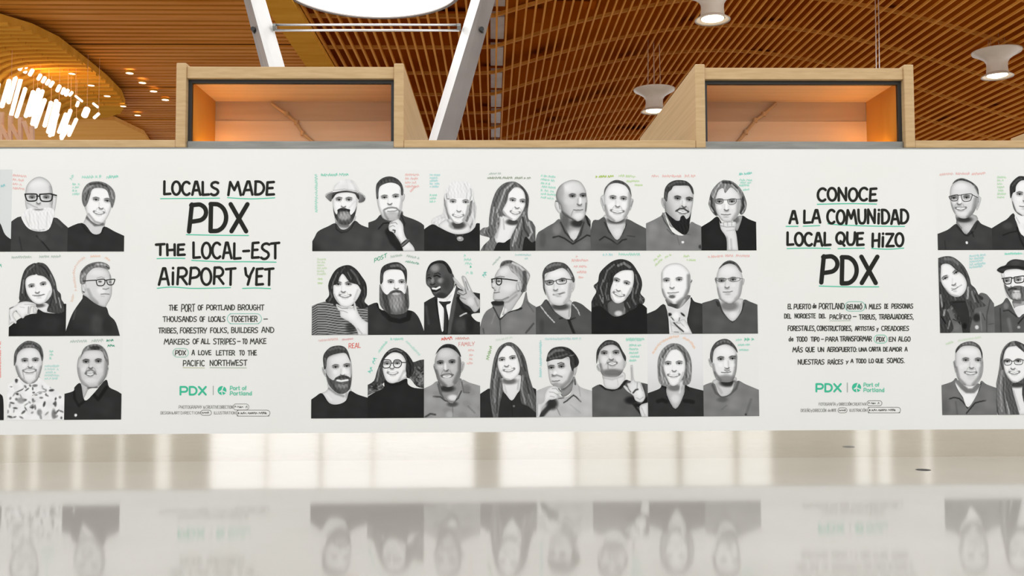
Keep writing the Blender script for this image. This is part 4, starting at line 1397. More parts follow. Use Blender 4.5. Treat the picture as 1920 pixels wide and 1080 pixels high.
poster(('C', 0, 5), A3, 'portrait poster of a broadly smiling person with cropped hair in a grey polo', [
    ('shirt', 95, '690,1030 698,690 780,650 850,620 900,760 1000,890 1090,740 1110,640 1240,700 1360,775 1365,1030', [s('790,890 850,848 930,890 1000,945 1060,892 1110,880', 16, 50), s('850,680 900,790 1000,890', 16, 60), s('1105,700 1060,820', 16, 66), s('1120,838 1210,850', 10, 64), e(950, 960, 120, 40, 84, .7, 1)]),
    ('neck', 208, '850,590 860,700 920,800 1005,892 1060,800 1100,680 1108,600', [e(985, 655, 112, 44, 88, 1, .9), e(1010, 800, 60, 50, 224, .8, 1)]),
    ('ear', 214, '850,360 805,374 800,430 830,522 852,542', [s('815,395 835,480', 9, 150)]),
    ('ear', 208, '1158,400 1193,410 1182,470 1150,542 1143,470', [s('1180,425 1162,490', 9, 140)]),
    ('face', 222, '846,360 850,520 870,600 920,657 990,677 1060,652 1122,590 1152,500 1167,380 1150,280 1080,210 1000,188 920,208 860,290', [s('1150,330 1140,500 1090,610', 40, 165, .8, 36), s('855,480 890,600 960,660', 30, 150, .8, 28)] + fc((948, 388), (1075, 398), (1003, 492), (1000, 552), 74, 't', 55, 220) + [e(920, 480, 30, 24, 236, .7, 1), e(1080, 490, 26, 24, 232, .7, 1)]),
    ('hair', 98, '843,356 850,280 900,215 960,180 1020,177 1090,205 1150,270 1170,372 1152,332 1112,262 1060,227 980,212 910,232 866,290', [s('960,195 1020,195 1080,220', 22, 78), s('860,300 900,230', 14, 130, .7)]),
], caption=[('1117,334 1155,333', 5, (180, 205, 110)), ('1160,332 1194,334', 5, LIME), ('1175,342 1203,341', 4, LIME), ('1190,349 1206,349', 4, LIME)])

poster(('C', 0, 6), A4, 'portrait poster of a smiling person with long black chin beard in a mid grey polo', [
    ('shirt', 132, '45,1030 48,700 130,650 220,600 250,568 350,790 500,830 570,680 640,700 712,745 712,1030', [s('228,590 262,670 340,780 372,822 440,810', 14, 84), s('290,760 350,820', 10, 90), s('480,812 570,825', 10, 88), s('410,840 440,950', 8, 108), e(130, 780, 60, 100, 145, .8, 1.1), e(690, 970, 24, 24, 60, .9, .8), e(600, 800, 60, 80, 124, .8, 1), e(478, 915, 15, 15, 235, 1, .4)]),
    ('neck', 172, '258,560 300,650 340,720 500,720 540,600', [s('270,580 330,690', 24, 200, .8)]),
    ('ear', 204, '252,388 224,395 224,450 245,502 268,512 278,430', [s('240,405 255,480', 10, 140)]),
    ('face', 200, '263,350 270,560 330,640 440,682 550,642 582,540 603,400 596,300 540,240 440,220 340,250', [g(380, 450, 270, 500, 145, .8), e(450, 290, 90, 50, 224, .9, 1.2), e(480, 440, 30, 40, 226, .8, 1)] + fc((415, 393), (555, 408), (492, 494), (475, 556), 62, 't', 30, 195, 1.0, 1.5) + [s('396,545 440,516 492,516 545,552', 18, 62, .95, 10)]),
    ('beard', 44, '272,556 318,596 372,640 405,660 440,655 452,612 490,598 520,640 556,610 578,556 560,680 546,780 500,828 440,800 370,742 310,650', [s('380,580 385,640', 12, 120, .6), s('300,610 350,700', 14, 60, .7)]),
    ('hair', 70, '253,382 265,280 310,215 380,181 460,177 530,195 592,260 608,342 588,330 560,262 530,242 440,242 370,247 342,290 304,330 288,430 264,402', [s('300,250 400,200 500,200', 22, 92), s('275,320 280,400', 20, 104, .8)]),
], caption=[('1222,333 1238,333', 6, PINK), ('1242,333 1280,333', 6, PINK), ('1284,333 1306,333', 6, PINK)])

poster(('C', 0, 7), A4, 'portrait poster of a person with chin-length bob, slim glasses and fist under chin', [
    ('top', 43, '705,1030 708,742 800,670 890,610 960,700 1110,700 1180,600 1260,640 1370,692 1370,1030', [e(860, 850, 80, 120, 50, .7, 1.1)]),
    ('hair', 112, '890,602 830,562 788,480 788,430 815,320 870,240 930,190 1000,178 1080,200 1150,260 1202,340 1237,450 1222,540 1170,588 1100,500 950,500', [s('820,360 815,480 870,580', 26, 70), s('1190,380 1200,480 1170,570', 26, 66), s('800,420 800,490 840,550', 14, 160), s('1215,430 1225,500 1180,570', 14, 150)]),
    ('neck', 175, '1080,640 1160,600 1184,622 1132,772 1098,750', [e(1110, 650, 40, 40, 110, .9, 1)]),
    ('face', 214, '858,420 870,520 900,600 950,660 1030,672 1100,642 1152,560 1168,440 1142,320 1060,250 930,250 868,330', [s('1140,430 1130,560 1080,640', 40, 160, .8, 34), e(990, 470, 22, 50, 240, .8, 1), e(910, 500, 30, 26, 232, .7, 1)] + fc((913, 432), (1063, 430), (998, 535), (992, 586), 56, 'c', 45, 212) + [s('900,590 950,650', 14, 180, .6)]),
    ('hair', 134, '813,325 930,190 1000,178 1080,200 1180,300 1176,405 1132,330 1050,262 982,332 958,272 900,302 872,382 848,405', [s('930,210 880,280 840,380', 18, 172), s('960,200 1040,205 1120,270', 30, 74), s('900,270 870,350', 10, 96), s('1060,230 1130,300 1165,380', 18, 165), s('985,230 975,300', 14, 165)]),
    ('glasses', '8,70', '865,405 905,398 952,402 956,440 930,458 885,455 868,440 865,405/1010,410 1060,400 1112,402 1106,448 1060,468 1020,455 1010,410/952,412 1010,412/1110,405 1172,402'),
    ('hand', 222, '913,655 925,690 960,680 1090,670 1112,700 1102,760 1120,850 1142,1030 1000,1030 995,870 930,760', [s('935,700 1000,690 1090,690', 14, 240), s('930,720 1000,735 1090,730', 10, 165), s('1000,860 1010,1010', 30, 180, .8, 26), s('1050,880 1060,1000', 20, 160, .5, 20), s('1000,780 1090,770', 12, 180, .6), s('960,682 965,720', 7, 160), s('1010,680 1012,720', 7, 165), s('1060,676 1062,720', 7, 165)]),
], caption=[('1386,329 1412,327', 5, (140, 214, 200))] + rows(1386, 335, 1412, 350, 3, 5, MINT) + [('1393,358 1408,357', 4, MINT)])

# second row
poster(('C', 1, 0), B1, 'portrait poster of a laughing dark-haired person in a wavy striped top, hand at chin', [
    ('top', 158, '70,1040 78,720 140,670 260,640 380,660 500,720 660,700 770,695 770,1040', [s('60,%d 160,%d 260,%d 400,%d 520,%d 640,%d 780,%d' % (y + 60, y - 6, y - 4, y + 18, y + 26, y + 8, y + 20), 12, 52, 1, 7) for y in range(650, 1060, 29)] + [e(560, 950, 60, 60, 60, .8, 1)]),
    ('hair', 56, '255,625 300,560 288,450 320,350 390,250 510,203 600,235 682,330 742,430 748,560 722,640 765,700 690,722 600,690 380,690 340,660 280,645', [s('300,470 330,580 300,630', 20, 110, .7), s('715,460 725,600', 18, 84, .8), e(720, 620, 30, 40, 90, .6, 1)]),
    ('face', 234, '348,440 350,550 390,632 450,692 530,702 602,652 662,560 678,480 620,420 540,400 470,310 430,330 400,420', fc((408, 430), (530, 430), (468, 524), (490, 572), 62, 't', 48, 230) + [s('640,500 600,610', 24, 188, .7, 24), s('360,550 420,660', 14, 190, .7), e(545, 500, 46, 34, 244, .6, 1)]),
    ('fringe', 58, '316,360 390,250 510,203 600,235 682,330 716,430 686,505 640,440 560,412 500,345 458,308 418,362 380,432 350,452 345,545 298,480', [s('400,290 350,400 330,480', 16, 96), s('560,260 620,330 660,430', 22, 100), s('480,230 440,290', 14, 80), s('520,290 560,370', 12, 130, .7)]),
    ('hand', 230, '383,668 440,688 500,700 582,708 590,650 600,638 612,660 642,760 692,840 752,900 770,1040 660,1040 620,960 540,880 440,822 428,762 398,722', [s('400,690 450,720 520,720', 9, 150), s('420,745 470,750 520,770', 8, 170), s('590,660 600,740', 9, 170), s('640,960 690,1020', 16, 196), e(570, 790, 50, 60, 242, .6, 1), s('555,690 575,705', 12, 80)]),
], caption=rows(595, 484, 614, 516, 6, 4.4, (214, 228, 200)) + [('596,525 606,525', 4, LIME), ('596,533 606,533', 4, LIME)])

poster(('C', 1, 1), B1, 'portrait poster of a person with very long full beard in a black tee', [
    ('shirt', 62, '750,1040 760,702 870,650 930,740 1240,740 1340,790 1402,910 1430,1040', [s('890,680 950,780 1030,850 1140,872 1240,842 1262,750', 56, 40), e(900, 900, 90, 100, 70, .7, 1.1)]),
    ('face', 234, '923,340 930,520 1000,600 1180,600 1218,480 1217,300 1150,248 1000,258', fc((1035, 405), (1165, 405), (1100, 486), (1100, 545), 40, 'c', 55, 230) + [s('1205,320 1205,480', 22, 190, .7, 20)]),
    ('beard', 106, '903,430 930,500 985,556 1030,520 1060,505 1110,498 1160,512 1205,545 1232,440 1247,560 1251,700 1202,772 1090,793 980,762 908,680 898,550', [e(1100, 640, 78, 110, 152, 1, .9), s('960,560 990,700 1010,760', 60, 72, .9, 26), s('1215,560 1225,700', 34, 78, .9, 22), s('1040,540 1070,520 1105,516 1150,522', 18, 78), e(1095, 546, 46, 13, 200, .9, .8), s('1060,600 1050,740', 10, 120, .6), s('1130,600 1140,760', 10, 124, .6), s('1095,620 1095,760', 9, 168, .6)]),
    ('hair', 66, '908,424 914,270 960,205 1060,171 1140,177 1212,240 1228,310 1218,430 1196,332 1160,270 1090,255 1000,260 950,300 940,402', [s('1040,215 1130,205 1190,250', 30, 110), s('925,300 930,390', 14, 110, .7)]),
], caption=[('702,492 725,482', 7, (70, 170, 130), 'POST'), ('733,484 756,480', 5, SAGE), ('762,482 786,487', 5, SAGE), ('758,492 788,497', 5, (150, 190, 170))])

poster(('C', 1, 2), B2, 'portrait poster of a laughing person in dark suit and tie showing two raised fingers', [
    ('jacket', 58, '88,1040 92,668 210,585 260,600 330,1000 400,800 460,440 500,470 560,500 700,530 772,548 772,770 660,790 720,870 775,885 775,1040', [s('470,480 440,700 380,1010', 60, 96, .9, 24), s('240,620 270,800 320,980', 26, 40), s('120,700 150,900', 30, 84, .7, 24), s('525,812 570,786 610,772', 14, 225), e(530, 920, 70, 80, 84, .8, 1), e(640, 900, 50, 100, 44, .8, 1), s('500,600 560,720 640,770', 40, 40)]),
    ('shirt', 238, '256,590 300,962 332,974 392,850 422,680 478,448 440,500 350,612', [s('330,700 320,960', 10, 200), s('370,620 420,560', 14, 200, .8)]),
    ('tie', 48, '272,638 330,640 412,634 402,662 360,692 388,850 372,1040 322,1040 334,760 312,692', [s('345,690 355,1000', 20, 64, .8), s('285,650 340,665 400,645', 8, 70)]),
    ('ear', 136, '415,296 452,330 452,402 422,392', [s('430,325 440,385', 9, 90)]),
    ('face', 88, '118,340 135,250 180,180 270,150 350,165 412,240 442,330 457,420 432,502 350,592 270,594 210,562 168,480 125,430', [e(225, 240, 50, 44, 150, .9, 1.2), e(300, 388, 40, 30, 150, .9, 1.1), e(196, 385, 20, 34, 140, .9, 1), e(360, 420, 50, 80, 66, .8, 1.2), e(300, 560, 60, 30, 56, .8, 1), e(150, 420, 22, 30, 120, .8, 1), s('215,335 250,325 285,345', 16, 36, 1, 10), s('140,360 160,350 180,365', 14, 36, 1, 10), s('140,325 165,318', 9, 44), s('220,310 260,296 290,315', 10, 44), s('170,430 200,440 225,425', 12, 44), e(236, 496, 56, 34, 40, .95, .5, -.25), s('200,482 240,488 282,466', 22, 246, 1, 7), s('205,530 240,534 280,510', 12, 120, .8)]),
    ('hair', 48, '124,310 135,250 180,180 270,147 350,163 412,240 428,302 392,292 342,202 270,180 200,200 160,240'),
    ('hand', 196, '438,350 470,366 580,478 543,350 570,333 602,370 662,500 720,580 768,650 735,742 690,762 640,702 560,652 518,600 528,560 488,540 510,500 560,510 468,420', [s('575,350 610,440 640,500', 12, 232), s('455,365 520,430 580,490', 10, 230), s('590,400 620,500', 9, 130), s('500,530 560,560 600,540', 10, 110), s('530,590 590,610', 9, 130), s('585,490 600,540', 9, 110), e(650, 640, 40, 50, 220, .8, 1), s('700,600 735,690', 22, 160, .8)]),
], caption=[('870,482 878,482', 5, MINT), ('868,490 884,490', 6, MINT), ('872,497 886,497', 6, MINT), ('878,502 884,502', 4, (110, 200, 170)), ('874,515 890,515', 7, MINT)])

poster(('C', 1, 3), B2, 'portrait poster of a person in left-facing profile with dark glasses and grey work jacket', [
    ('jacket', 126, '762,1040 785,850 840,750 912,700 898,640 1050,640 1000,830 1100,760 1250,700 1310,520 1342,640 1422,710 1450,1040', [e(975, 655, 90, 34, 50, 1, .8), s('920,705 965,790 1000,855 1080,772 1180,738 1262,716', 14, 52), s('1130,740 1200,735 1250,720', 24, 44, 1, 14), s('1290,560 1240,690', 18, 160, .8), s('940,780 900,900', 16, 145, .7), s('1310,1010 1400,900', 22, 88), s('1000,860 1010,1020', 12, 84), s('800,960 810,1020', 14, 90), e(1150, 900, 90, 70, 140, .8, 1.1), s('1320,640 1400,760', 16, 100, .7)]),
    ('neck', 196, '1035,620 1200,520 1292,495 1205,640 1122,742 1030,785 1050,700', [s('1050,650 1100,640 1200,560', 24, 160, .9, 20), e(1060, 745, 22, 30, 232, .9, 1), s('1280,510 1240,600', 18, 120, .8)]),
    ('face', 202, '940,330 960,290 1000,240 1100,200 1200,250 1262,400 1252,480 1180,532 1100,602 1020,632 928,622 918,560 930,500 903,470 898,410 930,380', [e(1040, 270, 60, 50, 222, .8, 1.2), e(1100, 470, 80, 50, 218, .8, 1.2), s('925,535 960,532 995,525', 9, 95), s('930,500 950,505', 8, 120), s('940,620 1020,620 1100,585', 16, 140, .8), s('955,350 1000,338 1050,345', 14, 120, .8), e(985, 395, 22, 12, 80, .9, .8), s('1000,460 985,510', 12, 160, .7), e(925, 440, 14, 22, 226, .8, 1), s('905,470 925,478', 9, 110)]),
    ('ear', 208, '1203,408 1252,418 1252,492 1210,514 1188,470', [s('1220,425 1235,490', 10, 150), s('1185,520 1235,515', 14, 80)]),
    ('hair', 150, '998,236 1020,168 1070,147 1130,147 1200,178 1282,230 1342,290 1357,340 1322,440 1312,512 1250,524 1262,470 1250,400 1200,332 1130,272 1100,212 1040,212', [s('1020,200 1070,170 1140,160', 36, 84, .9, 20), s('1150,180 1220,210 1290,270', 24, 196), s('1290,290 1300,420 1270,515', 44, 84, .9, 22), s('1140,250 1190,300 1230,360', 24, 176), s('1330,310 1345,350', 14, 190)]),
    ('glasses', '17,48', '900,372 955,362 1020,362/1010,366 1090,372 1205,390/958,368 1012,368 1018,410 1000,438 972,436 956,410 958,368/905,375 905,410'),
], caption=[('909,520 917,508', 7, (120, 205, 190)), ('925,498 940,482', 4, SAGE), ('966,480 996,480', 4, (196, 222, 220)), ('984,487 992,487', 4, (196, 222, 220))])

poster(('C', 1, 4), B3, 'portrait poster of a person in rectangular glasses and a dark polo with pale collar piping', [
    ('shirt', 89, '28,1030 33,712 90,680 160,612 260,760 430,850 460,650 560,660 640,720 705,795 705,1030', [s('310,842 380,825 430,858 500,832', 16, 50), s('420,850 450,930 485,1015', 34, 44), s('85,690 160,790 250,886', 11, 205, 1, 5), s('468,668 530,740 552,800', 11, 196, 1, 5), s('170,640 240,740 320,790', 20, 70), e(100, 930, 30, 80, 74, .8, 1), e(560, 900, 80, 90, 96, .8, 1.1)]),
    ('neck', 204, '190,600 250,740 430,848 462,740 442,620', [e(320, 700, 112, 42, 84, 1, .9), s('430,680 425,820', 12, 150, .8)]),
    ('ear', 222, '452,400 492,388 492,470 466,522 448,520', [s('475,405 468,490', 10, 170)]),
    ('face', 216, '128,370 140,500 170,590 220,662 310,687 390,662 442,590 457,460 452,350 400,260 320,233 200,268', [s('435,430 420,580 370,650', 30, 176, .8, 30), e(260, 300, 100, 40, 230, .8, 1.2)] + fc((195, 412), (345, 388), (266, 502), (300, 546), 56, 'c', 60, 214) + [s('240,556 300,552 370,530', 20, 120, .7, 12), s('250,550 300,556', 9, 235, .8), s('150,500 190,600', 14, 180, .6)]),
    ('hair', 84, '113,402 110,300 150,220 230,173 320,170 390,195 452,270 493,370 474,412 442,332 400,272 340,237 240,272 150,302 134,350 137,480 152,565 120,490', [s('170,230 240,200 320,195', 30, 130, .8, 18), s('410,250 460,340', 16, 168, .8), s('120,380 128,480', 12, 110, .7)]),
    ('glasses', '11,72', '140,392 235,390 230,430 175,440 150,420 140,392/272,385 380,365 388,418 310,432 278,415 272,385/235,398 272,392/382,368 455,378'),
], caption=[('1080,483 1088,483', 5, PINK), ('1072,491 1103,491', 6, PINK), ('1076,502 1100,502', 5, PINK), ('1082,513 1103,513', 6, PINK), ('1085,522 1098,522', 4, PINK)])

poster(('C', 1, 5), B3, 'portrait poster of a laughing person with shoulder-length dark curls and a black top', [
    ('hair', 64, '690,720 708,600 750,520 718,450 770,400 790,300 870,210 960,150 1060,133 1160,170 1230,260 1284,360 1296,450 1276,540 1326,600 1314,660 1250,692 1180,742 1130,805 1060,780 900,790 820,720', strands((720, 380, 930, 760), 16, (110, 130, 44), 13, 8, 1.2) + strands((1130, 380, 1310, 760), 14, (105, 125, 42), 13, 9, 1.2)),
    ('top', 41, '692,1030 700,720 790,690 860,740 960,815 1060,800 1160,740 1270,660 1350,740 1365,1030'),
    ('neck', 108, '900,640 1070,640 1105,760 1060,802 960,818 898,760', [e(1015, 780, 46, 32, 205, 1, .9), s('1090,680 1080,780', 14, 160, .8)]),
    ('face', 234, '958,330 1060,268 1180,268 1198,380 1172,500 1112,602 1030,657 960,642 918,560 928,430', fc((992, 386), (1112, 420), (1010, 508), (1018, 556), 62, 't', 52, 230) + [s('930,560 965,640', 12, 190, .7), s('1165,480 1100,600', 26, 180, .8, 24)]),
    ('hair', 60, '1060,140 960,150 860,220 790,310 760,500 740,650 790,690 830,660 880,650 920,622 918,500 950,402 966,330 1060,268 1180,268 1196,290 1198,420 1166,520 1098,620 1086,702 1150,745 1240,690 1272,540 1292,440 1240,280 1160,170', [s('1010,210 1080,180 1150,230', 30, 120), s('960,200 880,270 840,400', 20, 108), s('830,380 800,480 830,570', 16, 112), s('880,420 860,540 880,620', 16, 104), s('790,560 820,640', 14, 150, .8), s('830,590 830,660', 10, 170, .8), s('1220,320 1250,430 1220,540', 18, 112), s('1190,480 1180,600 1220,670', 20, 108), s('1120,650 1150,710', 14, 120), s('940,300 920,400', 14, 40), s('890,560 900,620', 10, 160, .7)]),
], caption=[('1130,480 1150,480', 5, AQ), ('1160,480 1200,480', 6, MINT)])

poster(('C', 1, 6), B4, 'portrait poster of a bald person in dark blazer and pale shirt, hand at chest', [
    ('blazer', 62, '45,1030 58,790 150,740 270,680 330,1000 540,1000 530,800 570,590 620,640 725,672 725,1030', [s('290,700 310,850 320,1000', 16, 40), s('560,640 540,780 530,880', 18, 44), e(640, 820, 70, 120, 70, .8, 1.1)]),
    ('shirt', 216, '274,688 300,760 320,1030 610,1030 530,890 542,780 567,598 440,720 340,700', [e(322, 792, 24, 20, 46, 1, .6), e(478, 792, 34, 12, 52, 1, .6, .7), s('338,822 372,862', 11, 66), s('440,830 430,885', 10, 90), s('330,870 350,1000', 6, 160), s('375,1000 430,1003', 7, 90), e(400, 800, 36, 40, 240, .8, 1)]),
    ('neck', 134, '278,640 345,740 420,742 540,622 552,560 300,600', [e(360, 690, 60, 40, 70, .9, 1), s('500,620 440,730', 26, 190, .8, 20)]),
    ('ear', 224, '553,388 592,382 572,440 550,535', [s('585,390 570,410', 10, 100)]),
    ('face', 230, '222,380 228,280 290,205 390,180 480,205 552,280 570,370 557,490 522,580 440,652 370,667 300,632 248,570 226,490', [s('545,330 545,480 500,590 420,650', 40, 140, .85, 36), s('235,500 270,590 340,650', 30, 150, .8, 28), s('232,300 228,400', 20, 200, .7, 22)] + fc((284, 386), (434, 376), (350, 476), (362, 532), 66, 'c', 60, 228) + [e(350, 580, 38, 20, 95, .9, .8), s('300,540 330,560', 9, 150, .7)]),
    ('hand', 226, '348,882 400,880 480,848 522,882 610,1030 480,1030 420,952 348,922', [s('372,892 420,940 485,995', 18, 84, 1, 8), s('440,880 520,960', 9, 180), s('400,890 440,900', 8, 170), e(520, 960, 36, 40, 240, .7, 1)]),
], caption=[('1226,492 1240,480', 5, LIME), ('1230,500 1244,487', 5, LIME), ('1246,486 1262,478', 5, LIME), ('1282,483 1296,482', 5, LIME), ('1286,489 1304,490', 4, LIME)])

poster(('C', 1, 7), B4, 'portrait poster of a person in rimless glasses and a plain grey v-neck sweater', [
    ('sweater', 92, '712,1030 712,662 800,630 900,612 960,760 1070,872 1170,760 1202,618 1280,640 1372,688 1375,1030', [s('902,650 950,760 1070,880 1170,770 1205,660', 22, 70), s('880,640 900,690', 20, 60), e(900, 900, 110, 90, 100, .8, 1.1)]),
    ('neck', 210, '903,600 915,690 980,790 1070,870 1152,780 1197,690 1202,628 1160,600', [e(1030, 690, 112, 60, 128, .95, .9), e(1080, 800, 50, 40, 228, .8, 1), s('1185,640 1150,760', 12, 180, .7)]),
    ('ear', 190, '877,350 858,370 880,432', [s('868,372 880,410', 9, 110)]),
    ('ear', 214, '1188,366 1214,378 1195,445', []),
    ('face', 212, '878,360 885,480 910,590 960,642 1040,662 1110,632 1162,570 1187,450 1187,340 1150,250 1080,190 980,190 908,250', [s('1175,400 1150,560 1080,640', 34, 165, .8, 30), s('890,480 930,610 1000,655', 26, 160, .8, 26), e(1010, 270, 90, 50, 226, .8, 1.2)] + fc((940, 388), (1075, 376), (1005, 472), (1013, 522), 56, 'c', 58, 208) + [e(1030, 620, 60, 24, 222, .7, 1)]),
    ('hair', 96, '903,252 960,180 1030,148 1100,168 1150,220 1184,290 1150,272 1110,212 1040,187 970,204', [s('960,195 1030,168 1090,185', 18, 70), s('1140,240 1172,280', 14, 140, .7)]),
    ('glasses', '8,112', '870,362 980,362 986,388 940,404 888,390 870,362/1022,362 1150,356 1148,386 1082,402 1032,390 1022,362/980,368 1022,368/1150,360 1190,368'),
], caption=[('1328,484 1356,482', 5, PINK), ('1360,482 1376,482', 5, PINK), ('1380,482 1408,482', 5, PINK)])

# third row
poster(('C', 2, 0), C1, 'portrait poster of a smiling short-haired bearded person in a black crew neck tee', [
    ('shirt', 54, '55,1070 62,858 130,790 215,745 300,860 400,878 500,832 545,718 640,760 760,808 765,1070', [s('215,755 290,850 400,882 500,840 545,740', 14, 40), e(200, 950, 80, 90, 60, .7, 1.1)]),
    ('neck', 220, '300,610 284,690 252,726 213,752 290,840 390,874 480,852 542,770 548,680', [s('300,690 380,750 470,780', 26, 150, .9, 22), e(510, 770, 20, 40, 170, .8, 1), s('250,740 330,830', 20, 232, .6)]),
    ('ear', 214, '248,436 214,440 224,500 262,552 268,480', [s('228,455 250,520', 10, 150)]),
    ('face', 216, '263,340 260,500 290,640 400,742 500,732 562,620 573,500 557,350 500,262 380,278', [g(360, 420, 270, 440, 180, .7), s('545,400 560,520', 20, 180, .7, 20)] + fc((376, 432), (510, 420), (460, 530), (446, 596), 60, 't', 45, 214) + [e(480, 480, 18, 40, 244, .8, 1)]),
    ('beard', 100, '260,502 300,560 350,590 375,560 425,535 470,528 530,545 552,560 566,520 562,640 532,712 460,753 380,733 308,660 278,590', [s('385,580 430,552 480,548 535,566', 24, 74, .95, 12), s('395,592 445,600 520,588', 22, 244, 1, 8), e(460, 655, 70, 30, 142, .9, 1), s('320,600 360,690 420,735', 36, 78, .8, 22), s('545,600 530,690', 22, 74, .8, 16), s('420,630 470,638 510,626', 10, 70, .7)]),
    ('hair', 76, '238,444 227,330 250,260 320,195 420,177 490,200 532,270 558,375 540,342 500,272 430,267 330,292 278,332 266,430 250,462', [s('300,230 400,200 480,220', 28, 100), s('250,330 258,420', 18, 116, .8)]),
], caption=[('595,641 634,638', 5, (236, 205, 200)), ('640,639 662,637', 4, (232, 190, 190)), ('654,653 676,652', 9, (228, 100, 80), 'REAL')])

poster(('C', 2, 1), C1, 'portrait poster of a smiling person with curly hair, round glasses and black turtleneck', [
    ('hair', 78, '742,805 752,660 830,600 870,480 930,330 1000,240 1090,203 1190,240 1260,310 1300,372 1380,350 1440,340 1440,695 1340,662 1230,560 950,620 960,682 900,712 820,742', strands((760, 600, 950, 790), 16, (150, 50, 130), 15, 3, 1.2) + strands((1280, 400, 1430, 690), 16, (140, 40, 120), 15, 6, 1.2) + [s('900,440 870,600', 18, 130)]),
    ('sweater', 47, '740,1060 742,812 850,730 950,682 958,588 1030,622 1120,612 1222,568 1240,640 1320,682 1440,690 1440,1060', [s('965,610 1030,650 1130,640 1225,590', 16, 36), e(1150, 800, 160, 120, 52, .7, 1.1)]),
    ('face', 232, '965,300 1060,258 1150,268 1212,360 1212,480 1235,540 1130,602 1050,627 980,592 938,470 948,380', fc((990, 392), (1110, 388), (1048, 450), (1058, 508), 56, 't', 55, 230) + [s('1190,480 1130,590', 24, 184, .8, 22), e(1120, 470, 34, 26, 244, .6, 1), s('1215,530 1240,550', 10, 130)]),
    ('glasses', '14,70', '930,388 942,352 990,346 1030,356 1036,395 1012,438 955,444 934,415 930,388/1065,384 1080,352 1130,348 1160,372 1156,412 1125,440 1080,434 1064,405 1065,384/1036,388 1065,386/1160,378 1228,380'),
    ('hair', 62, '920,372 935,330 1000,240 1090,203 1190,240 1260,310 1310,410 1298,520 1230,562 1217,470 1217,370 1160,280 1060,258 980,312 950,352', [s('1010,250 1090,220 1170,250', 16, 110), s('1230,320 1270,420 1260,520', 20, 44), s('1180,270 1225,350', 14, 90)]),
], caption=[('696,700 708,671', 8, (110, 210, 190)), ('712,662 728,640', 5, MINT), ('732,638 756,638', 5, MINT), ('760,641 786,668', 5, (200, 230, 220))])

poster(('C', 2, 2), C2, 'portrait poster of a person with moustache and cropped hair in a grey button shirt', [
    ('shirt', 152, '85,1050 92,702 180,650 262,608 330,790 440,862 500,740 542,588 640,620 772,668 775,1050', [s('205,785 290,788 345,832 440,856 500,806 540,720', 16, 74), e(435, 875, 62, 30, 84, .95, .9), s('265,640 290,740 330,800', 26, 104), s('545,610 570,735 632,738', 14, 96), s('435,900 440,1020', 8, 112), e(600, 690, 50, 50, 124, .8, 1), s('620,900 700,980', 20, 130, .8), s('110,1030 170,990 230,1000', 22, 84), e(400, 1000, 40, 40, 184, .7, 1), e(180, 850, 60, 80, 164, .7, 1)]),
    ('neck', 150, '263,590 300,760 450,845 522,720 537,570', [e(440, 798, 60, 34, 222, 1, .9), e(370, 690, 90, 40, 62, 1, .9), s('270,610 300,740', 20, 84, .9)]),
    ('ear', 196, '226,398 207,420 226,490 245,535', [s('215,425 235,490', 9, 120)]),
    ('ear', 212, '542,376 578,384 567,450 533,502', [s('560,395 545,470', 9, 150)]),
    ('face', 184, '223,380 235,500 258,590 320,652 390,672 460,642 522,560 537,450 532,330 480,240 400,198 300,213 243,290', [s('525,330 520,480 460,610', 50, 120, .85, 40), s('240,480 280,590 350,655', 40, 120, .85, 34), e(340, 270, 80, 46, 222, .9, 1.2), e(290, 420, 30, 26, 212, .8, 1)] + fc((290, 384), (430, 374), (360, 474), (370, 548), 58, 't', 36, 182) + [e(348, 430, 14, 46, 226, .9, 1), s('298,536 332,520 400,513 446,526', 15, 100, .85, 12), e(372, 570, 46, 22, 200, .8, 1)]),
    ('hair', 62, '233,285 270,215 330,168 400,158 470,183 522,260 534,315 482,252 400,206 310,211 253,262', [s('330,190 400,182 460,210', 18, 46)]),
], caption=[('828,639 850,637', 7, (228, 110, 100)), ('854,637 880,637', 5, (226, 180, 170)), ('860,649 890,648', 7, (228, 165, 158), 'FAMILY'), ('878,659 890,659', 5, PINK), ('878,668 890,668', 5, PINK), ('880,675 886,675', 4, PINK), ('876,684 888,683', 5, PINK)])

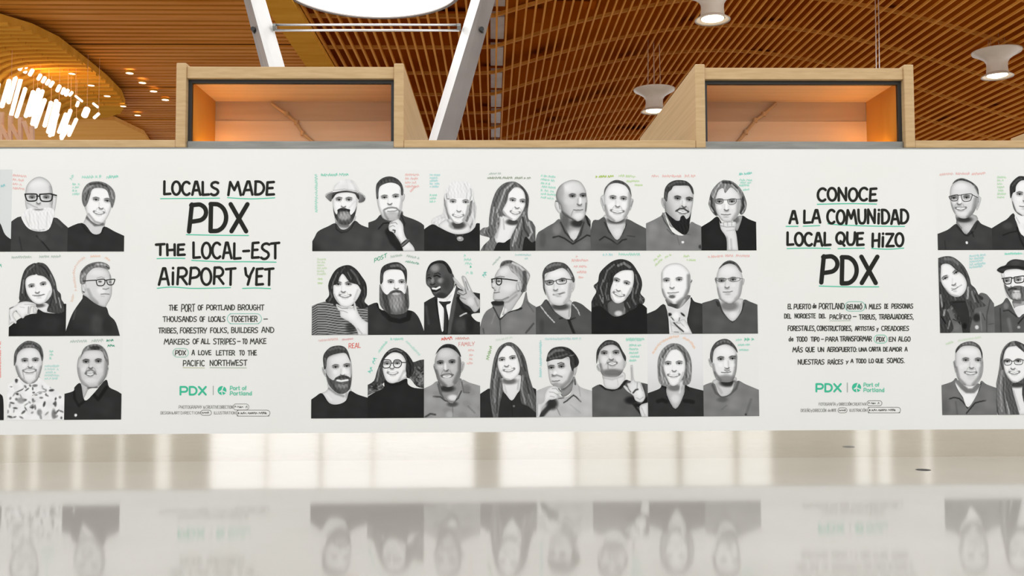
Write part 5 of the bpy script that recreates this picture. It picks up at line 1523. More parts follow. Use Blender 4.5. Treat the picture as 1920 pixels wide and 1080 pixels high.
poster(('C', 2, 3), C2, 'portrait poster of a smiling person with very long straight dark hair and dark buttoned shirt', [
    ('hair', 98, '872,1050 880,700 900,500 930,330 980,210 1050,153 1120,138 1190,170 1260,250 1312,370 1342,560 1372,700 1425,860 1440,1050'),
    ('shirt', 56, '755,1050 765,772 830,710 885,690 1040,730 1140,832 1230,720 1360,670 1440,722 1440,1050', [s('1030,700 1080,770 1140,835', 12, 40), s('1235,720 1190,770 1150,810', 12, 40), s('1140,835 1150,1030', 6, 42), e(1165, 898, 14, 12, 130, .9, .5)]),
    ('neck', 226, '1016,570 1040,700 1140,828 1232,700 1244,530', [e(1110, 600, 92, 40, 110, .95, .9), s('1050,640 1080,740', 14, 196, .7), s('1225,580 1210,700', 16, 180, .7)]),
    ('face', 238, '998,260 1070,178 1140,188 1192,260 1232,400 1232,490 1182,562 1100,592 1030,552 978,440 973,330', fc((1025, 346), (1150, 326), (1080, 424), (1110, 472), 60, 't', 50, 236) + [s('1000,500 1050,565 1110,585', 16, 185, .7, 16)]),
    ('hair', 108, '1080,176 1050,153 980,210 930,330 900,500 880,700 895,900 930,1050 975,1050 992,900 1032,720 1022,600 975,440 980,310 1030,220', [s('1050,170 990,260 950,400 930,560', 16, 70), s('960,450 930,650 940,850', 20, 140), s('990,560 970,760 960,980', 18, 76), s('1010,620 990,800', 14, 140), s('910,600 900,760', 14, 80)]),
    ('hair', 96, '1080,176 1120,138 1190,170 1260,250 1312,370 1352,560 1425,860 1425,1000 1340,902 1258,862 1240,720 1252,540 1232,400 1190,270 1130,190', [s('1150,190 1220,280 1260,420', 18, 132), s('1260,300 1300,480', 18, 68), s('1270,540 1260,700 1300,860', 22, 140), s('1310,560 1350,760', 18, 72), s('1340,760 1390,920', 16, 136), s('1240,440 1250,600', 12, 66)]),
], caption=[('919,672 923,656', 6, (170, 200, 150), 'ER') if False else ('917,675 924,648', 6, (160, 190, 140)), ('930,640 962,634', 4, (222, 230, 220))])

poster(('C', 2, 4), C3, 'portrait poster of a side-parted person in a light shirt resting chin on curled hand', [
    ('shirt', 188, '28,1040 38,732 100,690 220,660 320,780 440,760 490,560 510,590 560,670 690,722 708,1040', [s('362,858 400,835 440,800 478,768 510,790 566,846', 15, 58), s('490,575 500,640', 20, 90), s('300,810 360,800', 14, 110), e(225, 870, 66, 70, 62, 1, .9), s('80,1030 140,960 220,880', 60, 60, .95, 30), s('270,900 320,1010', 9, 130), s('440,880 560,980', 16, 168, .7), e(590, 780, 50, 80, 196, .8, 1), s('540,650 560,780', 16, 166, .8)]),
    ('neck', 150, '330,680 470,550 502,602 442,722 350,772', [s('360,690 460,600', 40, 100, .9, 26)]),
    ('ear', 222, '478,462 522,428 512,500 488,545', [s('508,445 495,520', 10, 180)]),
    ('face', 208, '173,340 180,500 200,610 260,672 350,692 442,620 482,520 482,420 430,330 300,308', [s('470,480 420,600 340,670', 44, 140, .85, 34), e(340, 490, 60, 40, 224, .8, 1.2)] + fc((215, 440), (335, 428), (248, 530), (268, 600), 46, 'c', 44, 206) + [e(262, 510, 20, 30, 238, .7, 1), s('225,545 280,530 340,550', 18, 130, .8, 12), e(290, 650, 80, 26, 150, .7, 1), s('290,395 330,380 365,392', 12, 70, .9)]),
    ('hair', 68, '158,335 180,260 240,205 340,189 430,213 502,280 543,360 528,420 484,450 466,485 440,412 432,330 402,312 340,338 250,343 163,368', [s('180,300 260,240 360,230', 30, 120, .9, 18), s('200,335 300,310 400,280', 20, 96), s('440,240 500,310 510,400', 26, 48), s('350,210 420,240', 16, 50), s('430,300 480,290', 9, 130)]),
    ('hand', 230, '133,762 170,690 230,658 290,673 343,732 332,752 290,762 292,800 230,822 180,832 110,922 55,1040 30,1040 42,870 118,850', [s('225,690 270,690 310,730', 9, 170), s('190,730 240,735 285,760', 9, 176), s('200,780 250,790', 9, 176), s('300,690 335,735', 12, 110), e(90, 900, 26, 50, 214, .8, 1), s('50,880 50,1010', 16, 190)]),
], caption=[('1016,707 1016,636', 5, AQ), ('1022,638 1094,637', 5, (200, 228, 226))])

poster(('C', 2, 5), C3, 'portrait poster of a person looking up, pointing a finger upward, grey ringer tee', [
    ('shirt', 99, '690,1040 698,702 790,640 880,690 1000,690 1090,590 1160,600 1280,618 1350,640 1378,720 1378,850 1265,900 1310,1040', [s('795,640 860,690 940,706 1040,680 1110,592', 32, 48, 1, 10), e(1170, 830, 80, 46, 44, 1, .9), s('1180,860 1280,990', 26, 50), s('1225,885 1300,895 1372,790', 44, 42, 1, 10), e(880, 880, 110, 90, 106, .8, 1.1), s('1310,650 1345,780', 30, 78, .8)]),
    ('neck', 222, '838,500 834,600 845,640 880,672 960,682 1040,652 1092,592 1072,490', [s('830,560 940,580 1060,540', 24, 184, .8, 20), s('1000,560 1010,650', 10, 190, .7)]),
    ('ear', 214, '785,400 753,420 768,470 805,485', [s('765,425 785,465', 9, 150)]),
    ('ear', 218, '1086,348 1108,380 1092,432 1078,440', []),
    ('face', 202, '768,300 788,400 802,485 832,538 890,552 955,556 1030,530 1078,450 1088,340 1040,230 960,168 860,178 798,230', [e(940, 500, 140, 44, 112, .9, .9), s('800,400 830,500', 26, 140, .8, 22), e(850, 350, 40, 40, 222, .8, 1), e(1020, 340, 36, 36, 222, .8, 1)] + fc((845, 268), (985, 262), (930, 345), (942, 396), 50, 't', 50, 200) + [s('880,380 940,362 1000,378', 12, 130, .7), s('890,400 890,470', 16, 140, .6), e(915, 300, 14, 34, 228, .8, 1)]),
    ('hair', 68, '753,394 753,260 790,180 860,119 940,114 1010,150 1062,240 1102,310 1098,365 1070,322 1020,212 950,167 860,182 800,232 775,302', [s('800,210 870,145 950,140', 24, 92), s('765,300 765,370', 12, 110, .7)]),
    ('hand', 226, '1158,425 1168,412 1183,418 1203,590 1272,612 1312,700 1332,790 1292,852 1218,832 1188,772 1118,722 1073,668 1090,653 1132,682 1118,630 1163,602', [s('1170,440 1180,590', 9, 180), s('1240,620 1235,690', 9, 160), s('1190,740 1220,705 1245,700', 20, 70, .95, 10), s('1130,690 1160,730', 12, 110), s('1280,640 1300,720', 8, 180), s('1230,800 1270,820 1310,790', 10, 180), e(1270, 740, 30, 40, 240, .6, 1)]),
    ('forearm', 228, '1265,902 1378,855 1378,1040 1308,1040', [s('1290,920 1330,1010', 14, 200)]),
], caption=rows(1174, 633, 1208, 640, 2, 4.6, MINT) + rows(1180, 645, 1202, 678, 5, 4.6, MINT))

poster(('C', 2, 6), C4, 'portrait poster of a widely smiling person with light straight bob and black blouse', [
    ('blouse', 60, '55,1030 65,752 200,690 230,638 290,680 290,770 390,932 490,760 502,640 560,672 730,722 730,1030', [s('180,842 235,826 285,846', 46, 40, .95, 18), s('500,836 550,840 600,850', 46, 40, .95, 18), s('285,780 390,940 490,770', 12, 44), s('230,650 285,690', 30, 40, .8), s('505,660 545,700', 26, 42, .8)]),
    ('hair', 130, '200,622 178,480 183,340 230,230 310,163 390,153 470,178 542,260 578,360 583,500 562,622 490,642 300,662'),
    ('neck', 196, '308,640 288,762 390,930 487,762 482,590', [e(380, 680, 80, 40, 120, .95, .9), e(390, 810, 50, 50, 224, .8, 1), s('460,620 440,740', 20, 230, .7)]),
    ('face', 240, '268,340 330,238 400,218 460,260 502,360 502,480 462,582 390,653 328,642 278,540 248,440', fc((303, 392), (435, 388), (375, 482), (370, 534), 66, 't', 55, 238) + [s('480,500 440,590', 24, 200, .7, 20)]),
    ('hair', 142, '390,153 310,163 230,230 183,340 178,480 200,622 282,665 302,622 250,500 262,360 330,238 402,218', [s('370,170 280,230 220,350', 20, 100), s('230,330 215,480 250,610', 18, 168), s('200,400 200,540', 14, 110), s('340,200 270,290 240,420', 12, 166), s('260,560 290,640', 12, 190, .7)]),
    ('hair', 132, '390,153 402,218 460,260 512,370 518,520 478,622 500,650 562,622 583,500 578,360 542,260 470,178', [s('420,190 500,270 530,400', 18, 92), s('555,360 560,520', 16, 164), s('520,450 520,560', 16, 96), s('535,380 545,560', 10, 170)]),
], sheet=(238, 238, 236), sheet_feats=[g(300, 300, 300, 900, 216, .9)],
    caption=[('1226,664 1240,645 1262,634 1275,634', 5, PEACH), ('1280,635 1292,642 1302,657', 5, PEACH)])

poster(('C', 2, 7), C4, 'portrait poster of a stubbled person in a plain mid grey crew neck tee', [
    ('shirt', 132, '712,1030 716,668 840,618 900,740 950,782 1050,740 1122,598 1230,640 1388,718 1392,1030', [s('832,648 872,740 950,796 1040,756 1112,690 1140,610', 30, 98, .95, 12), e(950, 822, 66, 30, 104, .95, .9), e(1100, 860, 90, 70, 144, .8, 1.1), s('1230,1000 1290,820', 30, 110, .8, 24), e(1228, 998, 12, 12, 50, .8, .8), s('940,940 1000,890', 16, 118, .8)]),
    ('neck', 206, '838,590 860,700 950,777 1042,737 1112,620 1092,550', [e(1010, 622, 96, 46, 58, 1, .9), s('880,640 940,740', 30, 176, .8, 26), s('1090,620 1050,700', 16, 226, .7)]),
    ('ear', 214, '828,338 783,338 800,412 832,435', [s('795,350 815,395', 10, 140)]),
    ('face', 222, '818,330 835,470 878,580 960,612 1060,602 1107,520 1122,400 1122,280 1060,190 960,158 868,190', [s('1110,300 1105,460 1070,580', 34, 150, .85, 30), s('840,400 870,540', 24, 140, .8, 26), e(990, 572, 120, 44, 128, .85, .9), s('860,500 930,590', 30, 120, .8, 24)] + fc((930, 338), (1070, 330), (1005, 448), (993, 496), 56, 'c', 42, 218, 1.0, 1.4) + [s('975,470 1005,482 1035,470', 12, 100, .7), s('1020,360 1022,430', 14, 180, .7), e(985, 400, 14, 44, 240, .8, 1)]),
    ('hair', 86, '803,336 813,230 868,140 960,98 1040,118 1112,200 1127,265 1080,202 1000,162 910,182 852,230 837,300 830,385', [s('880,160 960,120 1040,140', 22, 112), s('820,250 830,350', 16, 110, .8)]),
], caption=[('1380,640 1392,639', 5, MINT), ('1396,640 1414,639', 7, (120, 206, 176)), ('1384,649 1410,648', 4, MINT), ('1386,658 1406,658', 4, MINT)])

# left group
L1, L2, L3 = (0, 300, 4.154), (0, 470, 6.546), (0, 625, 6.354)
poster(('L', 0, 1), L1, 'portrait poster of a bald person with black glasses and long white beard', [
    ('jacket', 72, '60,720 68,512 170,438 300,540 420,448 500,500 530,545 530,720', [s('285,592 340,650 385,705', 10, 42), s('150,600 170,700', 9, 56), e(330, 600, 36, 30, 86, .8, 1), s('430,470 480,520', 16, 86, .7)]),
    ('ear', 222, '408,268 440,276 442,300 425,400 405,380', [s('415,285 435,290', 5, 170)]),
    ('face', 208, '198,260 215,190 270,140 330,134 390,178 412,260 407,360 360,420 250,420 203,370', [e(290, 190, 70, 34, 226, .8, 1.2), s('395,210 400,340', 26, 172, .7, 22)] + fc((250, 292), (360, 292), (300, 338), (298, 384), 36, 'c', 60, 200, .62) + [s('215,335 260,360 290,370', 10, 150, .6)]),
    ('beard', 230, '178,415 210,385 250,372 300,392 345,372 395,372 425,400 415,455 380,540 300,557 218,530 168,452', [e(300, 384, 36, 11, 110, .7, .8), e(300, 388, 26, 7, 170, .9, .8), s('230,400 230,500', 9, 214), s('300,430 300,540', 9, 218), s('370,410 360,520', 9, 212), s('250,540 300,550 350,540', 8, 190), s('195,440 230,520', 8, 205)]),
    ('glasses', '13,46', '196,266 280,266 290,285 286,310 262,320 218,318 203,295 196,266/310,268 402,264 408,285 402,312 380,322 330,320 314,300 310,268/286,282 312,282/402,268 440,276'),
], caption=rows(24, 326, 50, 355, 4, 5, PINK, 2))

poster(('L', 0, 2), L1, 'portrait poster of a smiling person with short swept hair in a black crew neck', [
    ('top', 56, '518,720 520,542 640,490 720,572 780,572 812,518 900,560 975,602 975,720', [s('635,500 680,560 740,590 790,570 812,525', 9, 42), e(660, 620, 60, 50, 60, .8, 1)]),
    ('neck', 208, '690,420 664,460 648,500 655,535 730,584 792,560 812,520 812,440', [s('680,450 740,505 800,500', 24, 110, .95, 16), s('650,480 690,560', 12, 224, .7)]),
    ('ear', 222, '652,322 662,378 690,420 690,350', [s('660,340 675,390', 6, 180)]),
    ('face', 230, '668,350 680,430 720,482 780,502 832,452 867,360 862,260 820,220 720,218 688,290', fc((748, 308), (836, 317), (786, 378), (770, 412), 38, 't', 55, 228, .66) + [s('690,420 740,480 790,495', 14, 160, .8, 12)]),
    ('hair', 118, '640,320 645,240 690,180 770,167 840,190 887,240 897,300 872,375 852,290 830,236 780,217 722,228 702,282 682,340 660,365', [s('700,190 770,180 830,205', 14, 78), s('660,250 680,220 720,200', 14, 150), s('865,240 880,300', 10, 170), s('690,240 670,310', 10, 80), s('840,215 862,270', 8, 90)]),
], caption=[('136,338 142,326', 7, MINT), ('154,335 190,334', 6, (170, 226, 208)), ('200,335 226,334', 6, (150, 220, 200))] + rows(136, 343, 150, 366, 4, 4.5, MINT))

poster(('L', 0, 0), L1, 'portrait poster cut by the left edge, dark shoulder on a grey ground, top row', [
    ('jacket', 58, '-400,720 -300,500 -60,440 0,490 40,580 80,625 85,720', []),
], sheet=(222, 226, 224), caption=[('2,352 12,350', 6, (150, 206, 210))])

poster(('L', 1, 1), L2, 'portrait poster of a smiling long-haired person in black pointing toward the viewer', [
    ('hair', 82, '200,640 240,620 250,450 270,330 310,230 380,170 500,148 570,178 632,270 682,380 702,480 745,530 755,600 785,650 795,770 600,755 500,705 440,660 340,640', [s('715,540 735,640', 16, 150), s('680,560 700,700', 14, 130)]),
    ('top', 50, '62,1060 90,980 170,890 250,830 380,778 450,770 470,718 560,760 760,762 760,660 810,655 810,1060', [g(300, 900, 90, 1000, 38, .9), e(620, 900, 120, 90, 62, .8, 1.1)]),
    ('neck', 228, '440,650 560,640 602,680 570,755 478,712', [e(480, 672, 70, 26, 90, .9, .9)]),
    ('face', 238, '318,340 400,298 450,288 520,308 582,350 642,440 632,540 570,622 480,657 400,622 340,540 313,450', fc((388, 436), (530, 412), (460, 516), (480, 548), 60, 'c', 45, 234) + [s('610,500 560,610', 22, 196, .7, 20), s('400,548 480,556 545,536', 14, 110, .6)]),
    ('hair', 74, '444,285 444,160 380,170 310,230 270,330 250,450 238,605 300,602 348,606 315,450 320,350 380,302', [s('420,180 350,240 310,330', 18, 104), s('290,360 275,520', 16, 130), s('310,420 315,560', 12, 54)]),
    ('hair', 80, '452,288 450,160 500,148 570,178 632,270 682,380 702,480 755,600 790,742 700,755 580,742 622,620 642,480 592,350 520,310', [s('490,180 560,230 600,310', 18, 54), s('620,300 670,420', 18, 120), s('660,480 690,640', 16, 130), s('640,560 610,700', 16, 60), s('720,580 750,700', 14, 150)]),
    ('hand', 234, '80,725 180,678 240,638 330,623 430,648 442,682 380,692 362,782 320,792 282,832 240,792 190,742 160,792 202,862 195,897 150,882 100,952 60,965 68,800', [s('200,740 210,790 250,830', 12, 110, .9), s('300,660 390,660 430,665', 9, 190), s('350,690 345,770', 10, 150), s('245,690 300,700', 8, 196), s('90,730 160,690', 14, 110, .8), s('100,760 130,850', 12, 190), e(420, 735, 24, 26, 225, 0)]),
    ('finger', 228, '415,690 440,700 458,745 440,768 415,765 408,730', []),
], caption=[('22,485 62,484', 5, SAGE), ('74,484 92,483', 5, SAGE), ('96,484 116,483', 5, SAGE)])

poster(('L', 1, 2), L2, 'portrait poster of a person in thick dark glasses glancing over one shoulder, dark sweater', [
    ('sweater', 64, '806,1055 830,920 890,770 960,660 1010,590 1020,543 1070,560 1180,652 1300,688 1342,790 1422,880 1486,1055', [g(1000, 800, 840, 950, 48, .8), e(1190, 900, 70, 120, 82, .8, 1.1), s('930,720 900,840', 20, 88, .7), e(1320, 920, 60, 100, 54, .8, 1)]),
    ('face', 206, '998,260 1060,228 1150,188 1300,218 1362,310 1374,450 1364,560 1312,662 1282,692 1180,654 1070,572 1008,522 998,400', [e(1200, 270, 90, 40, 220, .8, 1.2), s('1080,480 1120,570 1190,640', 40, 162, .85, 30), e(1240, 490, 50, 40, 226, .8, 1), s('1350,300 1355,420', 14, 150, .6), e(1228, 380, 22, 12, 90, .9, .8), e(1350, 385, 16, 10, 110, .8, .8), s('1265,468 1300,475 1335,460', 14, 130, .85, 10), s('1240,535 1290,530 1340,535', 11, 110, .85), s('1240,560 1280,560', 12, 180, .7), s('1190,340 1240,322 1280,335', 12, 160, .8)]),
    ('ear', 228, '1008,410 1050,400 1062,450 1045,512 1012,500', [s('1025,425 1045,490', 9, 190), s('1008,500 1050,520', 14, 60)]),
    ('hair', 128, '986,275 1050,190 1130,150 1220,136 1300,155 1345,195 1340,232 1300,224 1230,206 1150,216 1090,265 1062,312 1048,402 988,402', [s('1010,260 1080,190 1160,165', 26, 98), s('1180,170 1260,165 1330,200', 20, 170), s('1300,190 1345,220', 16, 84), s('1010,320 1040,290', 30, 176, .7, 20), s('1000,350 1005,400', 16, 150)]),
    ('glasses', '14,46', '1020,374 1100,366 1180,362/1182,364 1230,352 1284,354 1288,395 1262,428 1205,428 1188,400 1182,364/1284,362 1310,362/1312,360 1400,350 1408,365 1385,415 1335,418 1315,390 1312,360'),
], caption=[('145,545 141,510 150,492 162,484', 5, (240, 216, 204)), ('168,484 188,482', 5, PEACH), ('196,485 208,492', 5, PEACH), ('136,570 140,550', 5, (240, 220, 205))])

poster(('L', 1, 0), L2, 'portrait poster cut by the left edge, only two teal letters showing, middle row', [], caption=[('-2,502 6,502', 8, (90, 190, 160))])

_fl = random.Random(12)
_leaf = []
for k in range(60):
    _leaf.append(e(_fl.uniform(60, 740), _fl.uniform(600, 1030), _fl.uniform(14, 36), _fl.uniform(7, 17), _fl.choice((70, 90, 120, 150)), .9, .7, _fl.uniform(0, 3.1)))
poster(('L', 2, 1), L3, 'portrait poster of a smiling person in a pale shirt with leafy print', [
    ('shirt', 234, '38,1055 48,780 60,650 180,558 230,515 450,515 560,610 690,690 760,785 760,1055', _leaf + [e(250, 800, 44, 36, 150, .9, .8), e(470, 940, 30, 40, 150, .9, .8), e(640, 960, 26, 60, 110, .8, .8)]),
    ('neck', 176, '218,510 230,600 300,680 380,742 450,640 468,510', [e(340, 590, 90, 30, 70, .95, .9), s('250,600 320,680', 16, 190, .8)]),
    ('collar', 232, '205,540 285,655 200,705 150,600', [s('200,700 282,660', 12, 70), e(195, 560, 18, 30, 70, .9, .8)]),
    ('collar', 236, '468,555 510,650 545,700 470,700 380,745 440,680', [s('385,742 470,700 545,700', 10, 80), e(530, 640, 30, 30, 130, .8, .9)]),
    ('face', 216, '178,300 188,420 228,522 300,592 370,602 442,562 492,440 507,300 462,208 380,163 270,188 208,240', [s('195,400 240,530 310,590', 34, 150, .85, 30), s('490,400 450,540 390,595', 30, 160, .85, 28)] + fc((295, 325), (422, 320), (360, 405), (352, 452), 74, 't', 58, 214) + [s('275,445 300,425 350,420 410,425 430,440', 12, 140, .7), s('270,460 290,540', 14, 150, .6), s('440,460 430,530', 14, 150, .6), e(355, 520, 50, 30, 226, .7, 1)]),
    ('hair', 106, '168,385 173,240 220,158 290,103 350,88 430,108 492,160 518,260 502,335 472,232 420,182 330,172 260,192 210,250 195,335', [s('210,210 290,130 370,120', 22, 82), s('400,130 470,180 500,270', 20, 76), s('320,150 400,150', 14, 132), s('180,280 190,340', 12, 80)]),
], caption=rows(93, 656, 102, 674, 3, 5, MINT) + rows(84, 684, 114, 712, 5, 4.6, (196, 228, 222)))

poster(('L', 2, 2), L3, 'portrait poster of a grinning person with moustache and black open-collar shirt looking upward', [
    ('shirt', 57, '742,1055 748,732 870,690 890,640 962,598 1010,800 1130,700 1262,552 1302,640 1400,690 1450,742 1450,1055', [s('880,680 890,780 940,870', 30, 40, .95), s('1090,700 1170,790 1270,640', 40, 36, .95, 18), s('940,860 1060,760', 30, 40, .95), e(902, 975, 14, 17, 238, 1, .4), e(1250, 880, 90, 90, 64, .8, 1.1)]),
    ('neck', 196, '965,590 980,700 938,835 1010,740 1065,660 1190,650 1160,600', [s('970,720 950,800', 18, 222, .8), s('1050,650 1150,640', 24, 110, .9, 18)]),
    ('ear', 196, '948,260 940,300 930,400 918,412 925,330'),
    ('ear', 206, '1276,380 1294,420 1268,520 1255,500', [s('1285,420 1275,435', 8, 90)]),
    ('face', 200, '940,300 920,410 938,520 990,612 1080,642 1180,622 1252,540 1282,430 1282,300 1220,208 1100,188 998,218', [s('1268,330 1255,500 1190,600', 46, 150, .85, 38), s('935,420 960,550 1040,630', 28, 160, .8, 26), e(1100, 260, 90, 36, 216, .8, 1.2), e(1000, 430, 34, 30, 218, .8, 1), e(1190, 440, 34, 30, 210, .8, 1)] + fc((1025, 338), (1172, 332), (1080, 414), (1075, 490), 44, 't', 42, 198, 1.0, 1.4) + [s('1014,480 1034,450 1085,434 1128,456 1145,488', 15, 104, .8, 12), e(1080, 560, 70, 30, 216, .7, 1)]),
    ('hair', 128, '958,305 988,200 1040,148 1120,128 1190,138 1252,190 1288,280 1293,385 1252,312 1222,222 1160,202 1090,202 1020,212 980,262', [e(1135, 172, 66, 24, 62, .95, .8), s('1000,230 1050,170', 18, 150), s('1240,220 1275,300', 18, 150), s('1210,210 1245,290', 12, 80)]),
], caption=[('132,643 165,642', 6, SAGE), ('172,642 196,641', 6, SAGE), ('200,641 217,640', 6, (80, 160, 130)), ('202,651 216,651', 6, (90, 168, 138))])

poster(('L', 2, 0), L3, 'portrait poster cut by the left edge, dark shirt edge and pink lettering, bottom row', [
    ('shirt', 48, '-300,1055 -280,600 -60,660 0,718 40,785 46,1055', []),
], caption=[('2,710 2,640', 4, (240, 170, 160))])

# right group
R1, R2, R3 = (1740, 310, 6.356), (1740, 465, 6.356), (1740, 620, 6.356)
poster(('R', 0, 0), R1, 'portrait poster of a smiling grey-haired person in wire glasses and dark button shirt', [
    ('shirt', 70, '105,1015 110,828 230,770 330,698 380,740 460,822 580,658 640,700 780,770 790,1015', [s('380,760 440,830 470,840 540,790', 14, 44), s('520,790 545,850', 14, 40), s('340,720 390,780', 16, 50), s('200,900 210,1000', 12, 56), s('590,680 560,760', 14, 52), e(462, 922, 14, 16, 238, 1, .4), e(620, 850, 70, 80, 78, .8, 1.1)]),
    ('neck', 180, '345,580 338,660 345,705 470,818 568,740 578,600', [e(430, 645, 96, 36, 62, .95, .9), e(490, 745, 66, 44, 208, .9, 1), s('345,680 400,750', 16, 120, .8)]),
    ('ear', 218, '578,382 632,388 612,480 578,535', [s('610,400 590,490', 9, 170), s('575,430 600,435', 9, 80)]),
    ('face', 206, '263,300 270,450 308,560 370,622 450,632 530,582 582,480 607,360 562,248 480,198 380,178 298,220', [s('570,400 540,540 480,610', 46, 140, .85, 38), s('275,450 320,570', 22, 160, .8, 20), e(390, 250, 70, 40, 230, .8, 1.2), e(400, 575, 70, 34, 222, .7, 1)] + fc((308, 388), (460, 382), (372, 462), (392, 516), 58, 't', 48, 204) + [s('335,496 390,494 448,500', 9, 130, .7), e(385, 420, 14, 36, 238, .8, 1)]),
    ('hair', 100, '288,222 330,174 400,153 470,173 540,213 592,270 602,352 562,292 520,222 440,187 370,182 308,212', [s('340,190 400,170 470,190', 16, 70), s('540,250 575,320', 26, 178, .8, 18), s('490,195 530,220', 12, 60)]),
    ('glasses', '11,72', '250,372 345,350 355,380 345,418 292,424 262,400 250,372/395,352 470,342 522,346 512,400 490,424 430,430 402,400 395,352/345,356 395,356/522,348 592,386'),
], caption=[('1762,330 1788,328', 5, (238, 205, 200)), ('1792,328 1818,328', 5, (238, 200, 196)), ('1822,329 1848,327', 5, PINK)])

poster(('R', 0, 1), R1, 'portrait poster cut by the right edge, dark-haired person in dark jacket and white shirt', [
    ('jacket', 62, '755,1015 765,762 870,680 940,640 1020,572 1060,700 1150,850 1450,850 1450,1015', [s('895,832 980,800 1075,782', 16, 40), s('1060,740 1100,880 1150,980', 20, 40), e(950, 720, 60, 40, 84, .8, 1)]),
    ('shirt', 232, '1035,600 1144,585 1300,600 1300,850 1144,850 1068,710', [s('1050,620 1090,690', 14, 190, .8)]),
    ('face', 224, '998,330 1060,198 1150,168 1280,180 1320,400 1250,560 1150,602 1090,592 1028,530 998,420', fc((1092, 342), (1220, 342), (1160, 430), (1150, 490), 60, 'c', 45, 222) + [s('1000,440 1045,560 1110,600', 24, 100, .9, 20)]),
    ('hair', 60, '983,395 973,260 1000,200 1060,143 1110,128 1220,150 1310,220 1300,300 1200,190 1110,182 1052,240 1040,312 1010,332', [s('1010,240 1060,180 1120,160', 18, 84)]),
], caption=rows(1870, 330, 1886, 372, 7, 4.4, (200, 228, 196)))

poster(('R', 1, 0), R2, 'portrait poster of a person with long wavy hair and tilted head in a denim jacket', [
    ('hair', 76, '110,1015 112,135 180,103 280,103 370,158 442,240 492,350 512,430 562,480 602,560 662,680 602,702 562,800 482,1015', strands((130, 560, 560, 990), 22, (120, 50, 140), 15, 5, 1.1)),
    ('jacket', 112, '125,1015 135,800 250,720 330,850 480,1000 540,800 600,560 680,543 740,600 790,710 810,1015', [s('740,620 700,800 700,1000', 14, 84), s('570,560 640,600', 40, 60, .9), s('650,780 680,860', 10, 70), s('300,850 380,885', 12, 50), s('720,910 790,900', 8, 84), e(582, 945, 22, 24, 205, 1, .4), e(580, 830, 44, 50, 52, .95, .8), s('620,760 640,990', 10, 140), e(330, 940, 50, 40, 130, .7, 1)]),
    ('turtleneck', 60, '260,640 440,630 482,720 502,1015 418,1015 380,850 308,720', [s('300,650 440,640', 14, 44), e(438, 930, 26, 36, 34, .95, .8)]),
    ('face', 232, '148,230 190,188 260,198 330,258 422,330 462,430 432,532 360,583 270,562 198,480 153,390', fc((205, 360), (335, 290), (312, 436), (322, 486), 40, 'c', 50, 230) + [s('280,480 320,490 400,440', 12, 150, .7), s('200,480 270,555 360,575', 16, 186, .8, 16)]),
    ('hair', 88, '178,103 280,103 370,158 442,240 492,350 516,450 562,520 642,640 690,690 562,722 520,832 480,742 438,560 466,440 422,330 330,238 250,188 138,178 112,150', [s('200,130 290,135 360,190', 34, 120, .9, 18), s('400,230 460,350', 22, 70), s('480,470 470,600', 24, 160), s('520,520 560,640', 20, 130), s('560,560 600,650', 18, 60), s('500,640 530,760', 18, 66), s('540,470 560,520', 14, 140), s('150,185 250,195 320,240', 8, 60)]),
    ('hair', 72, '112,150 150,200 150,380 198,500 262,592 242,700 252,800 302,962 200,1015 120,1015', [s('150,560 170,700', 22, 140), s('200,740 190,800', 24, 150), s('240,740 290,820', 22, 150), s('160,820 210,900', 16, 40), s('260,870 240,960', 18, 130), s('140,240 145,400', 10, 110), s('200,650 180,720', 20, 54)]),
], caption=rows(1818, 478, 1850, 504, 5, 4.8, AQ, -3))

poster(('R', 1, 1), R2, 'portrait poster cut by the right edge, bearded person in black cap and dark glasses', [
    ('jacket', 96, '790,1015 785,712 880,660 950,598 1070,822 1144,760 1450,760 1450,1015', [s('900,750 960,740 1060,820', 14, 54), s('860,720 870,1000', 16, 70), s('960,850 990,1000', 40, 124, .8, 30), s('1075,900 1144,820', 16, 46), e(930, 690, 30, 40, 140, .8, 1), e(1082, 945, 18, 16, 180, .9, .5)]),
    ('shirt', 228, '1028,720 1144,680 1300,680 1300,790 1144,782 1080,824'),
    ('neck', 170, '1008,620 1144,600 1250,600 1250,700 1144,702 1040,722', [s('1010,640 1100,650', 30, 110, .8, 20)]),
    ('face', 228, '898,270 900,400 920,520 970,602 1150,642 1290,560 1300,260', fc((938, 392), (1075, 380), (1012, 465), (1020, 512), 40, 'c', 50, 226) + [s('905,300 910,400', 12, 190, .7)]),
    ('beard', 112, '906,430 950,462 990,466 1040,452 1100,450 1190,470 1270,440 1260,560 1150,632 1060,634 980,602 928,520', [e(1058, 565, 56, 44, 205, .95, .9), s('960,500 1000,480 1050,485', 22, 66, .95), s('920,480 950,560', 18, 90, .8), e(1055, 514, 44, 9, 225, .9, .8), s('990,610 1070,625', 14, 90, .8), s('1110,480 1120,580', 24, 90, .8)]),
    ('glasses', '15,60', '880,364 990,350 992,380 982,420 932,430 905,410 895,366/1026,348 1140,334 1142,370 1130,405 1052,416 1028,390 1026,348/992,360 1026,356/1140,338 1200,330'),
    ('cap', 66, '820,258 862,224 920,205 960,160 1030,134 1150,148 1300,180 1310,290 1150,268 1050,250 930,262 892,302 838,282', [s('850,240 940,225 1050,222 1150,240', 24, 44), s('830,268 890,285', 14, 50), e(1040, 180, 60, 30, 80, .8, 1)]),
], caption=[('1884,478 1918,477', 4, (150, 226, 206)), ('1920,477 1950,477', 4, (150, 226, 206))])

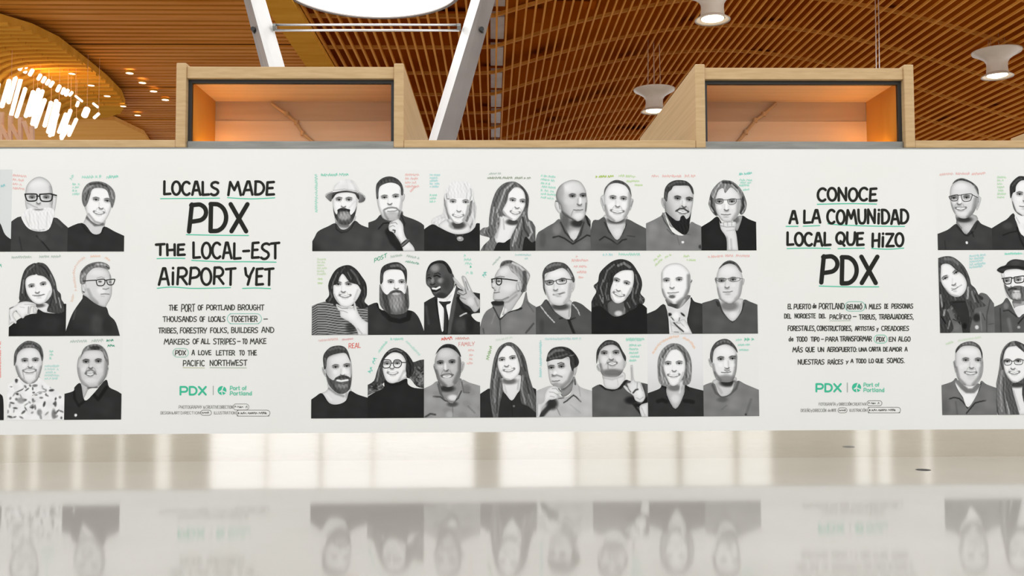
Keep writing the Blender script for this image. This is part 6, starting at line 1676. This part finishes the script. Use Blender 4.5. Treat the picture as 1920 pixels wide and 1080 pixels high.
poster(('R', 2, 0), R3, 'portrait poster of a smiling heavyset person in a grey open-collar shirt over white undershirt', [
    ('shirt', 122, '142,1015 146,662 280,610 340,568 400,740 475,912 600,700 632,598 700,640 810,690 855,1015', [s('258,812 310,796 370,808 420,850 472,922', 15, 56), s('458,985 560,862 620,845 690,832', 15, 52), s('340,600 360,700 420,800', 16, 84), s('630,630 600,720', 20, 80), e(200, 920, 60, 90, 104, .8, 1.1), s('330,850 350,1000', 20, 104, .8), e(740, 860, 60, 110, 132, .8, 1.1), s('820,820 830,1000', 18, 90, .8)]),
    ('undershirt', 232, '342,590 350,690 420,800 478,910 560,800 607,690 604,630', [s('350,600 410,670 470,720 540,715 610,640', 60, 124, .95, 26), e(470, 800, 40, 50, 242, .8, 1)]),
    ('ear', 196, '325,360 308,362 300,380 318,470 332,500', [s('312,375 325,440', 8, 120)]),
    ('face', 214, '328,250 330,440 348,560 420,642 520,663 602,612 652,500 657,380 637,250 570,188 480,168 388,188', [s('640,380 620,540 540,640', 40, 150, .85, 34), s('340,440 370,570 440,640', 30, 150, .85, 28), e(480, 250, 100, 40, 230, .8, 1.2)] + fc((450, 350), (598, 352), (518, 446), (508, 508), 66, 't', 60, 212) + [s('436,488 505,494 580,496', 9, 110, .8), e(400, 430, 30, 26, 226, .7, 1), e(520, 560, 50, 30, 200, .7, 1)]),
    ('hair', 96, '328,272 333,220 390,158 470,130 540,133 612,180 648,270 642,335 620,242 570,192 480,177 400,192 350,242', [s('420,165 490,145 560,170', 26, 126, .9, 16), s('335,250 370,190', 14, 70), s('615,210 640,290', 12, 66)]),
], caption=[('1772,648 1790,642', 5, (214, 232, 204)), ('1795,641 1840,634', 4, (222, 234, 214))])

poster(('R', 2, 1), R3, 'portrait poster cut by the right edge, long-haired person in slim glasses smiling', [
    ('jacket', 84, '840,1015 795,702 830,650 1150,650 1450,650 1450,1015'),
    ('hair', 96, '845,1015 826,700 848,450 868,280 930,168 1030,122 1150,168 1290,280 1320,1015', []),
    ('neck', 232, '1000,640 1144,640 1200,700 1180,1015 1105,1015 1060,900', [e(1060, 640, 110, 40, 70, .95, .9), s('1020,720 1090,940', 20, 200, .8)]),
    ('face', 236, '898,300 930,208 1010,178 1100,198 1180,290 1190,420 1150,552 1040,622 960,572 908,460', fc((945, 365), (1075, 362), (1012, 456), (1030, 502), 56, 't', 48, 234) + [s('930,520 990,600 1050,615', 16, 180, .8, 16)]),
    ('glasses', '10,62', '902,358 992,356 990,395 960,410 918,405 902,358/1024,356 1120,344 1124,390 1090,405 1036,398 1024,356/992,364 1024,364/1120,350 1170,352'),
    ('hair', 122, '1040,122 930,168 868,280 848,450 826,700 845,1015 1010,1015 930,802 922,560 895,420 902,290 950,200 1050,178', [s('980,150 910,230 880,350', 18, 76), s('880,480 860,700 880,960', 22, 150), s('905,560 900,760 930,980', 16, 84), s('940,850 970,990', 14, 170), s('870,360 890,460', 14, 70)]),
    ('hair', 78, '1050,178 1040,122 1150,168 1290,280 1320,1015 1200,1015 1120,760 1150,560 1190,420 1170,290', [s('1110,170 1180,260', 20, 120)]),
], caption=[])
